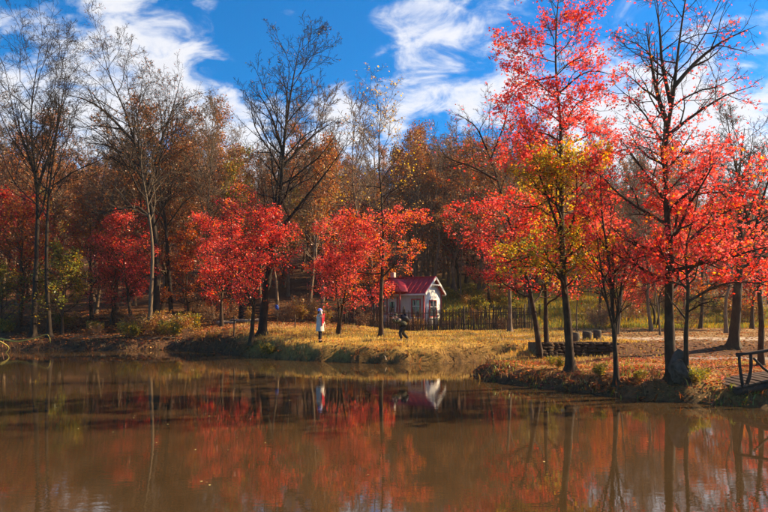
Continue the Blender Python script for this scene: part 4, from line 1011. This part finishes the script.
def face(head_c, fwd, parent, hair_mat, s=1.0):
    c = np.array(head_c); f = np.array(fwd) / np.linalg.norm(fwd); side = np.cross(f, [0, 0, 1.]); side /= np.linalg.norm(side); up = np.cross(side, f)
    for q in (-1, 1):
        bm_obj('eye', rock_bm((.013, .013, .009), 1, 2, 0), M['dark'], parent, True, tuple(c + f * .092 + side * q * .032 + up * .008))
        bm_obj('ear', rock_bm((.02, .012, .032), 2, 2, .1), SKIN, parent, True, tuple(c + side * q * .082 - f * .005))
    bm_obj('nose', rock_bm((.016, .014, .024), 3, 2, .0), SKIN, parent, True, tuple(c + f * .105 - up * .015))
    bm_obj('mouth', rock_bm((.012, .024, .007), 3, 2, 0), mat_flat('lips', (.45, .12, .1)), parent, True, tuple(c + f * .093 - up * .055))
def ring_loft(name, rings, parent, mat, n=20, closed_top=True):
    """rings: (cx,cy,z,rx,ry)"""
    V = [(cx + rx * math.cos(t) * (1 + .03 * math.sin(5 * t + z * 9)), cyy + ry * math.sin(t) * (1 + .03 * math.sin(4 * t + z * 7)), z) for cx, cyy, z, rx, ry in rings for t in np.arange(n) * 2 * math.pi / n]
    F = np.array([[i * n + j, i * n + (j + 1) % n, (i + 1) * n + (j + 1) % n, (i + 1) * n + j] for i in range(len(rings) - 1) for j in range(n)])
    fs = [F] + ([(np.arange(n) + (len(rings) - 1) * n)[None]] if closed_top else [])
    return mesh_obj(name, V, fs, mat, parent, smooth=True)

# the standing person: local +x is where they look
wp = hit(320, 342.2)
w = empty('person', wp, 'standing person in pale coat, red scarf, blue white hat, one hand raised to the hat', 'person', rz=math.radians(-32))
J = {'pel': (0, 0, .87, .13, .10), 'chest': (.0, 0, 1.2, .13, .10), 'neck': (.01, 0, 1.37, .05), 'jaw': (.025, 0, 1.43, .062, .068), 'head': (.02, 0, 1.50, .085, .095), 'crown': (.01, 0, 1.56, .075)}
E = chain('pel', 'chest', 'neck', 'jaw', 'head', 'crown')
for s, y in (('r', -.09), ('l', .09)):
    x0 = .05 if s == 'r' else -.04
    J['hip' + s] = (0, y, .82, .085); J['kn' + s] = (x0 + .02, y, .46, .055); J['an' + s] = (x0 - .02, y, .09, .042); J['toe' + s] = (x0 + .12, y * 1.2, .035, .036); E += chain('pel', 'hip' + s, 'kn' + s, 'an' + s, 'toe' + s)
J['shr'] = (0, -.165, 1.31, .055); J['elr'] = (.28, -.24, 1.38, .042); J['wrr'] = (.15, -.13, 1.50, .028); E += chain('chest', 'shr', 'elr', 'wrr')
J['shl'] = (0, .165, 1.31, .055); J['ell'] = (-.02, .24, 1.05, .042); J['wrl'] = (.10, .24, .84, .028); E += chain('chest', 'shl', 'ell', 'wrl')
hand(J, E, 'wrr', (.14, -.12, 1.51), (-.5, .35, .6), (.6, -.5, .3), 'r', .4); hand(J, E, 'wrl', (.11, .24, .82), (.2, 0, -1), (.2, 1, 0), 'l', .5)
skin('body', J, E, w, SKIN)
COAT = mat_flat('pale_coat', (.62, .54, .44)); TROU = mat_flat('black_trousers', (.012, .012, .016)); REDC = mat_flat('red_scarf', (.72, .03, .05)); HAT = mat_flat('hat_blue', (.24, .30, .78)); HAIR = mat_flat('dark_hair', (.03, .02, .015))
ring_loft('coat', [(0, 0, .54, .20, .215), (0, 0, .62, .195, .21), (0, 0, .80, .175, .20), (0, 0, .95, .165, .20), (0, 0, 1.08, .155, .19), (0, 0, 1.22, .155, .205), (0, 0, 1.32, .125, .18), (.005, 0, 1.38, .08, .09), (.005, 0, 1.41, .065, .07)], w, COAT)
skin('sleeve', {'a': (0, -.15, 1.31, .075), 'b': (.14, -.2, 1.345, .066), 'c': (.285, -.245, 1.38, .060), 'd': (.21, -.175, 1.46, .052), 'e': (.16, -.135, 1.50, .045)}, chain('a', 'b', 'c', 'd', 'e'), w, COAT)
skin('sleeve', {'a': (0, .15, 1.31, .075), 'b': (-.01, .22, 1.18, .066), 'c': (-.02, .245, 1.05, .06), 'd': (.05, .245, .92, .052), 'e': (.09, .245, .86, .046)}, chain('a', 'b', 'c', 'd', 'e'), w, COAT)
for y, x0 in ((-.09, .05), (.09, -.04)):
    skin('trouser_leg', {'a': (0, y, .80, .105), 'b': (x0 + .02, y, .46, .075), 'c': (x0 - .015, y, .12, .066)}, chain('a', 'b', 'c'), w, TROU)
    bm_obj('shoe', rock_bm((.13, .05, .055), 5, 3, .1), M['dark'], w, True, (x0 + .045, y * 1.1, .035))
ring_loft('scarf', [(.02, 0, 1.355, .115, .125), (.025, 0, 1.40, .10, .105), (.02, 0, 1.435, .085, .09)], w, REDC, closed_top=False)
for y, zb, k in ((-.055, .80, 0), (.055, .92, 1)):
    bmS = box_v(.035, .075, 1.40 - zb, (0, 0, 0), .012); bm_obj('scarf_end', bmS, REDC, w, False, (.185 + .0, y, (1.40 + zb) / 2), (0, math.radians(2 + 3 * k), .0))
ring_loft('hat', [(.01, 0, 1.53, .108, .112), (.01, 0, 1.565, .112, .115), (.0, 0, 1.60, .105, .108), (-.01, 0, 1.635, .078, .08), (-.015, 0, 1.655, .03, .03)], w, HAT)
ring_loft('hat_brim', [(.03, 0, 1.518, .15, .14), (.02, 0, 1.535, .115, .118)], w, mat_flat('hat_pale', (.68, .68, .76)), closed_top=False)
ring_loft('hair', [(-.05, 0, 1.33, .06, .10), (-.04, 0, 1.42, .075, .105), (-.03, 0, 1.52, .08, .1), (-.02, 0, 1.57, .07, .09)], w, HAIR)
face((.02, 0, 1.49), (1, 0, 0), w, HAIR)

# the photographer: local +x is where they look, bent forward
pp = hit(403, 341.2)
p_ = empty('person', pp, 'photographer in dark olive jacket bending forward with a camera raised to the face', 'person', rz=math.radians(180 + 14))
J = {'pel': (-.05, 0, .76, .125, .12), 'chest': (.20, 0, 1.03, .135, .12), 'neck': (.32, 0, 1.14, .052), 'jaw': (.39, 0, 1.17, .062, .07), 'head': (.40, 0, 1.245, .088, .095), 'crown': (.385, 0, 1.31, .075)}
E = chain('pel', 'chest', 'neck', 'jaw', 'head', 'crown')
legs = {'l': [(-.03, .1, .70), (.20, .12, .42), (.10, .12, .09), (.24, .14, .035)], 'r': [(-.05, -.1, .70), (-.02, -.13, .40), (-.30, -.14, .09), (-.16, -.15, .035)]}
for s, q in legs.items():
    for k, (nm, r) in enumerate((('hip', .09), ('kn', .06), ('an', .045), ('toe', .038))): J[nm + s] = (*q[k], r)
    E += chain('pel', 'hip' + s, 'kn' + s, 'an' + s, 'toe' + s)
for s, y in (('r', -1), ('l', 1)):
    J['sh' + s] = (.24, y * .17, 1.08, .058); J['el' + s] = (.42, y * .21, .93, .045); J['wr' + s] = (.52, y * .10, 1.13, .03); E += chain('chest', 'sh' + s, 'el' + s, 'wr' + s)
    hand(J, E, 'wr' + s, (.52, y * .09, 1.15), (.25, -y * .25, .75), (-.2, y * 1.0, .0), s, .6)
skin('body', J, E, p_, SKIN)
OLJ = mat_flat('olive_jacket', (.075, .07, .035)); DTR = mat_flat('dark_trousers', (.035, .032, .026))
skin('jacket', {'a': (-.13, 0, .70, .21, .20), 'b': (.01, 0, .86, .20, .20), 'c': (.16, 0, 1.0, .195, .21), 'd': (.25, 0, 1.08, .165, .19), 'e': (.31, 0, 1.135, .075)}, chain('a', 'b', 'c', 'd', 'e'), p_, OLJ)
for y in (-1, 1):
    skin('sleeve', {'a': (.22, y * .13, 1.08, .085), 'b': (.33, y * .2, 1.0, .072), 'c': (.425, y * .215, .93, .066), 'd': (.475, y * .16, 1.03, .056), 'e': (.515, y * .105, 1.12, .046)}, chain('a', 'b', 'c', 'd', 'e'), p_, OLJ)
tj = {'p': (-.06, 0, .79, .19, .18)}; te = []
for s, q in legs.items():
    tj.update({'a' + s: (*q[0], .135), 'b' + s: (*q[1], .095), 'c' + s: (q[2][0], q[2][1], .11, .078)}); te += chain('p', 'a' + s, 'b' + s, 'c' + s)
skin('trousers', tj, te, p_, DTR)
for s, q in legs.items():
    bm_obj('shoe', rock_bm((.14, .052, .06), 5, 3, .1), mat_flat('pale_shoe_' + s, (.35, .33, .3)), p_, True, (q[2][0] + .06, q[2][1] * 1.05, .04))
ring_loft('cap', [(.385, 0, 1.275, .105, .105), (.38, 0, 1.32, .102, .102), (.375, 0, 1.355, .075, .075), (.37, 0, 1.37, .02, .02)], p_, OLJ)
face((.40, 0, 1.235), (1, 0, 0), p_, HAIR)
cz = math.radians(194); R2 = Matrix.Rotation(cz, 4, 'Z')
cl = Vector(pp) + R2 @ Vector((.555, 0, 1.245))
camo = empty('handheld_camera', cl, 'black camera held up to the face of the bending photographer', 'camera', rz=cz)
box('camera_body', camo, M['dark'], (.06, .14, .10), (0, 0, 0), .01); pole('lens', camo, M['dark'], [(.02, 0, -.005), (.08, 0, -.005), (.15, 0, -.005)], .036, 12, 4, knots=0); box('viewfinder', camo, M['dark'], (.05, .05, .035), (-.005, 0, .062), .008)
bl = Vector(pp) + R2 @ Vector((-.06, 0, 1.12))
bp = empty('backpack', bl, 'large black backpack on the back of the bending photographer', 'backpack', rz=cz)
BK = mat_flat('black_nylon', (.018, .018, .024), .6)
def bpb(s, seed): 
    b_ = rock_bm(s, seed, 3, .08); bmesh.ops.rotate(b_, verts=b_.verts, cent=(0, 0, 0), matrix=Matrix.Rotation(math.radians(43), 3, 'Y')); return b_
bm_obj('pack_body', bpb((.19, .21, .31), 6), BK, bp, True, (0, 0, 0)); bm_obj('front_pocket', bpb((.09, .15, .17), 8), BK, bp, True, (-.11, 0, .10))
for y in (-1, 1): pole('strap', bp, BK, [(.19, y * .12, .21), (.33, y * .13, .13), (.36, y * .16, .0), (.22, y * .18, -.16), (.08, y * .17, -.2)], .02, 6, 12, knots=0)

# ------------------------------------------------------------------ grass, fallen leaves, floating leaves
def scatter(n, x0, x1, y0, y1, dens, g):
    x = g.uniform(x0, x1, n); y = g.uniform(y0, y1, n); d = sdist(x, y); k = (d > .03) & (g.random(n) < dens(x, y, d)); x, y = x[k], y[k]
    return np.stack([x, y, height(x, y)], 1), d[k]
def blades(name, P, h, wd, colf, g, mat='grass', lean=.5):
    N = len(P); a = g.random(N) * 6.28; hh = h * g.uniform(.5, 1.3, N); w2 = wd * g.uniform(.6, 1.3, N)
    la = g.random(N) * 6.28; ll = g.uniform(.1, lean, N) * hh
    side = np.stack([np.cos(a) * w2, np.sin(a) * w2, np.zeros(N)], 1); tipv = P + np.stack([np.cos(la) * ll, np.sin(la) * ll, hh], 1)
    mid = P + np.stack([np.cos(la) * ll * .3, np.sin(la) * ll * .3, hh * .6], 1)
    V = np.stack([P - side - [0, 0, .02], P + side - [0, 0, .02], mid + side * .7, tipv, mid - side * .7], 1)
    F = (np.array([[0, 1, 2, 3, 4]])[None] + (np.arange(N) * 5)[:, None, None]).reshape(-1, 5)
    return tag(mesh_obj(name, V.reshape(-1, 3), F, M[mat], col=np.repeat(colf(P, g), 5, 0)), kind='stuff')
GOLD = np.array([.80, .52, .10]); STRAW = np.array([.80, .58, .20]); GRN = np.array([.22, .24, .04])
g = np.random.default_rng(31)
P, _ = scatter(70000, -9, 11, 22.5, 39, lambda x, y, d: np.clip(.35 + .65 * (wob(x * .9, y * .9) * .5 + .5), 0, 1) * sst(-9, -5, x) * (1 - .85 * ((x > 8.5) & (y < 24.8))) * np.where((y > 36.3) & (x < -1.5), .1, 1) * sst(.45, .95, d + .3 * wob(x * 2, y * 2)), g)
tag(blades('meadow_grass', P, .10, .011, C_([RUST, GOLD * [.95, .75, .7], GOLD, STRAW, OLV * 1.6, TAN * .8], [1.8, 2.5, 4, 1.5, 1.6, 1.6], .75, .8), g), 'golden dry grass covering the clearing by the pond', 'grass')
P, _ = scatter(30000, -9, 10, 22.5, 38, lambda x, y, d: (wob(x * 2.2 + 7, y * 2.2) > .33) * sst(.4, .9, d) * .8, g)
tag(blades('grass_tufts', P, .22, .012, C_([OLV * 1.3, STRAW * .8, TAN, GRN], [2, 3, 3, 1], .7, .6), g, lean=.7), 'taller olive and straw tufts in the clearing', 'grass')
P, dd = scatter(60000, -26, 10.5, 13.5, 37.5, lambda x, y, d: np.exp(-((d - .25) / .35) ** 2) * .95 * (.35 + .65 * (wob(x * 1.7, y * 1.7) > -.15)), g)
tag(blades('bank_grass', P, .24, .012, C_([BRN, RUST * .8, TAN * .8, BRN * .7, OLV], [3, 3, 2, 2, 1], .6, .6), g, lean=.9), 'ragged dry grass hanging over the bank edge', 'grass')
P, _ = scatter(45000, 2, 34, 40.5, 64, lambda x, y, d: np.clip(.3 + .7 * (wob(x * .5, y * .5) * .5 + .5), 0, 1) * (1 - .8 * ((x < 5.2) & (y < 48))), g)
tag(blades('slope_grass', P, .28, .03, C_([OLV * 1.3, YEL * .75, GRN, TAN], [4, 3, 3, 1], .6, .3), g), 'yellow green grass on the slope behind the fence', 'grass')
P, _ = scatter(14000, 2.5, 13, 14, 21.5, lambda x, y, d: np.clip(wob(x * 1.0 + 8, y * 1.2), 0, 1), g)
tag(blades('point_grass', P, .09, .012, C_([GOLD * .9, STRAW * .8, OLV * 1.4, GRN], [3, 2, 2, 2], .6, .7), g), 'short golden green grass on the point', 'grass')
P, _ = scatter(4200, 2.5, 10, 14, 21.5, lambda x, y, d: (wob(x * 1.3 + 4, y * 1.6) > .28) * np.exp(-d / 2.0), g)
tag(blades('green_weeds', P, .16, .022, C_([OLV, GRN * 1.2, YEL * .7], [3, 3, 1]), g, lean=.8), 'low green weeds along the edge of the point', 'weeds')

def litter(name, P, size, colf, g, label, mat='litter', flat=.8, up=.012):
    P = P + np.stack([np.zeros(len(P)), np.zeros(len(P)), up + g.random(len(P)) * .02], 1)
    V, F, k = leaf_mesh(P, size, g, flat); return tag(mesh_obj(name, V, F, M[mat], col=np.repeat(colf(P, g), k, 0)), label, 'leaves', kind='stuff')
P, _ = scatter(60000, 2.5, 13, 13.5, 22.5, lambda x, y, d: np.clip(.45 + .75 * wob(x * 1.1, y * 1.1) + .3 * wob(x * 3, y * 3), .05, 1), g)
litter('fallen_leaves', P, .085, C_([RED * .7, RUST * 1.1, ORG * .85, TAN * 1.1, PINK * .8, BRN], [1.6, 3, 3, 4, 1.2, 2.5], .5, 1.2), g, 'red and tan fallen leaves carpeting the point')
P, _ = scatter(60000, -24, 9, 24.5, 48, lambda x, y, d: np.where((x > -6) & (y < 37), .16 + .4 * (wob(x * .8 + 2, y * .9) > .2), .8), g)
litter('fallen_leaves', P, .13, C_([RUST, BRN, TAN, ORG * .7, RED * .6], [4, 4, 2, 2, 1], .4, .8), g, 'brown and rust fallen leaves under the trees on the far bank')
P, _ = scatter(26000, 8, 34, 22, 42, lambda x, y, d: .6 + 0 * x, g)
litter('fallen_leaves', P, .12, C_([RUST, TAN, BRN, ORG * .7], [4, 4, 3, 1], .4, .8), g, 'tan fallen leaves along the road at the right')
x = g.uniform(-14, 9, 700); y = 8 + 26 * g.random(700) ** 1.3; k = sdist(x, y) < -.15
P = np.stack([x, y, np.full(len(x), .004)], 1)[k & (wob(x * .5, y * .5) > .05)][:110]
V, F, kk = leaf_mesh(P, .05, g, .985)
tag(mesh_obj('floating_leaves', V, F, M['litter'], col=np.repeat(pal(P, g, [TAN, RUST, STRAW, BRN], [3, 1, 2, 2]), kk, 0)), 'small pale fallen leaves floating on the pond', 'leaves', kind='stuff')

# ------------------------------------------------------------------ the autumn mist
hz, hnt = mat_new('mist'); pv = nd(hnt, 'ShaderNodeVolumePrincipled'); pv.inputs['Density'].default_value = .00032; pv.inputs['Color'].default_value = (.95, .93, .9, 1); pv.inputs['Anisotropy'].default_value = .3
ho = nd(hnt, 'ShaderNodeOutputMaterial'); hnt.links.new(pv.outputs[0], ho.inputs['Volume'])
bmh = box_v(500, 350, 48, (0, 110, 21))
tag(bm_obj('haze', bmh, hz), 'thin autumn mist over the pond and wood', 'mist', kind='stuff')
cy.volume_bounces = 0
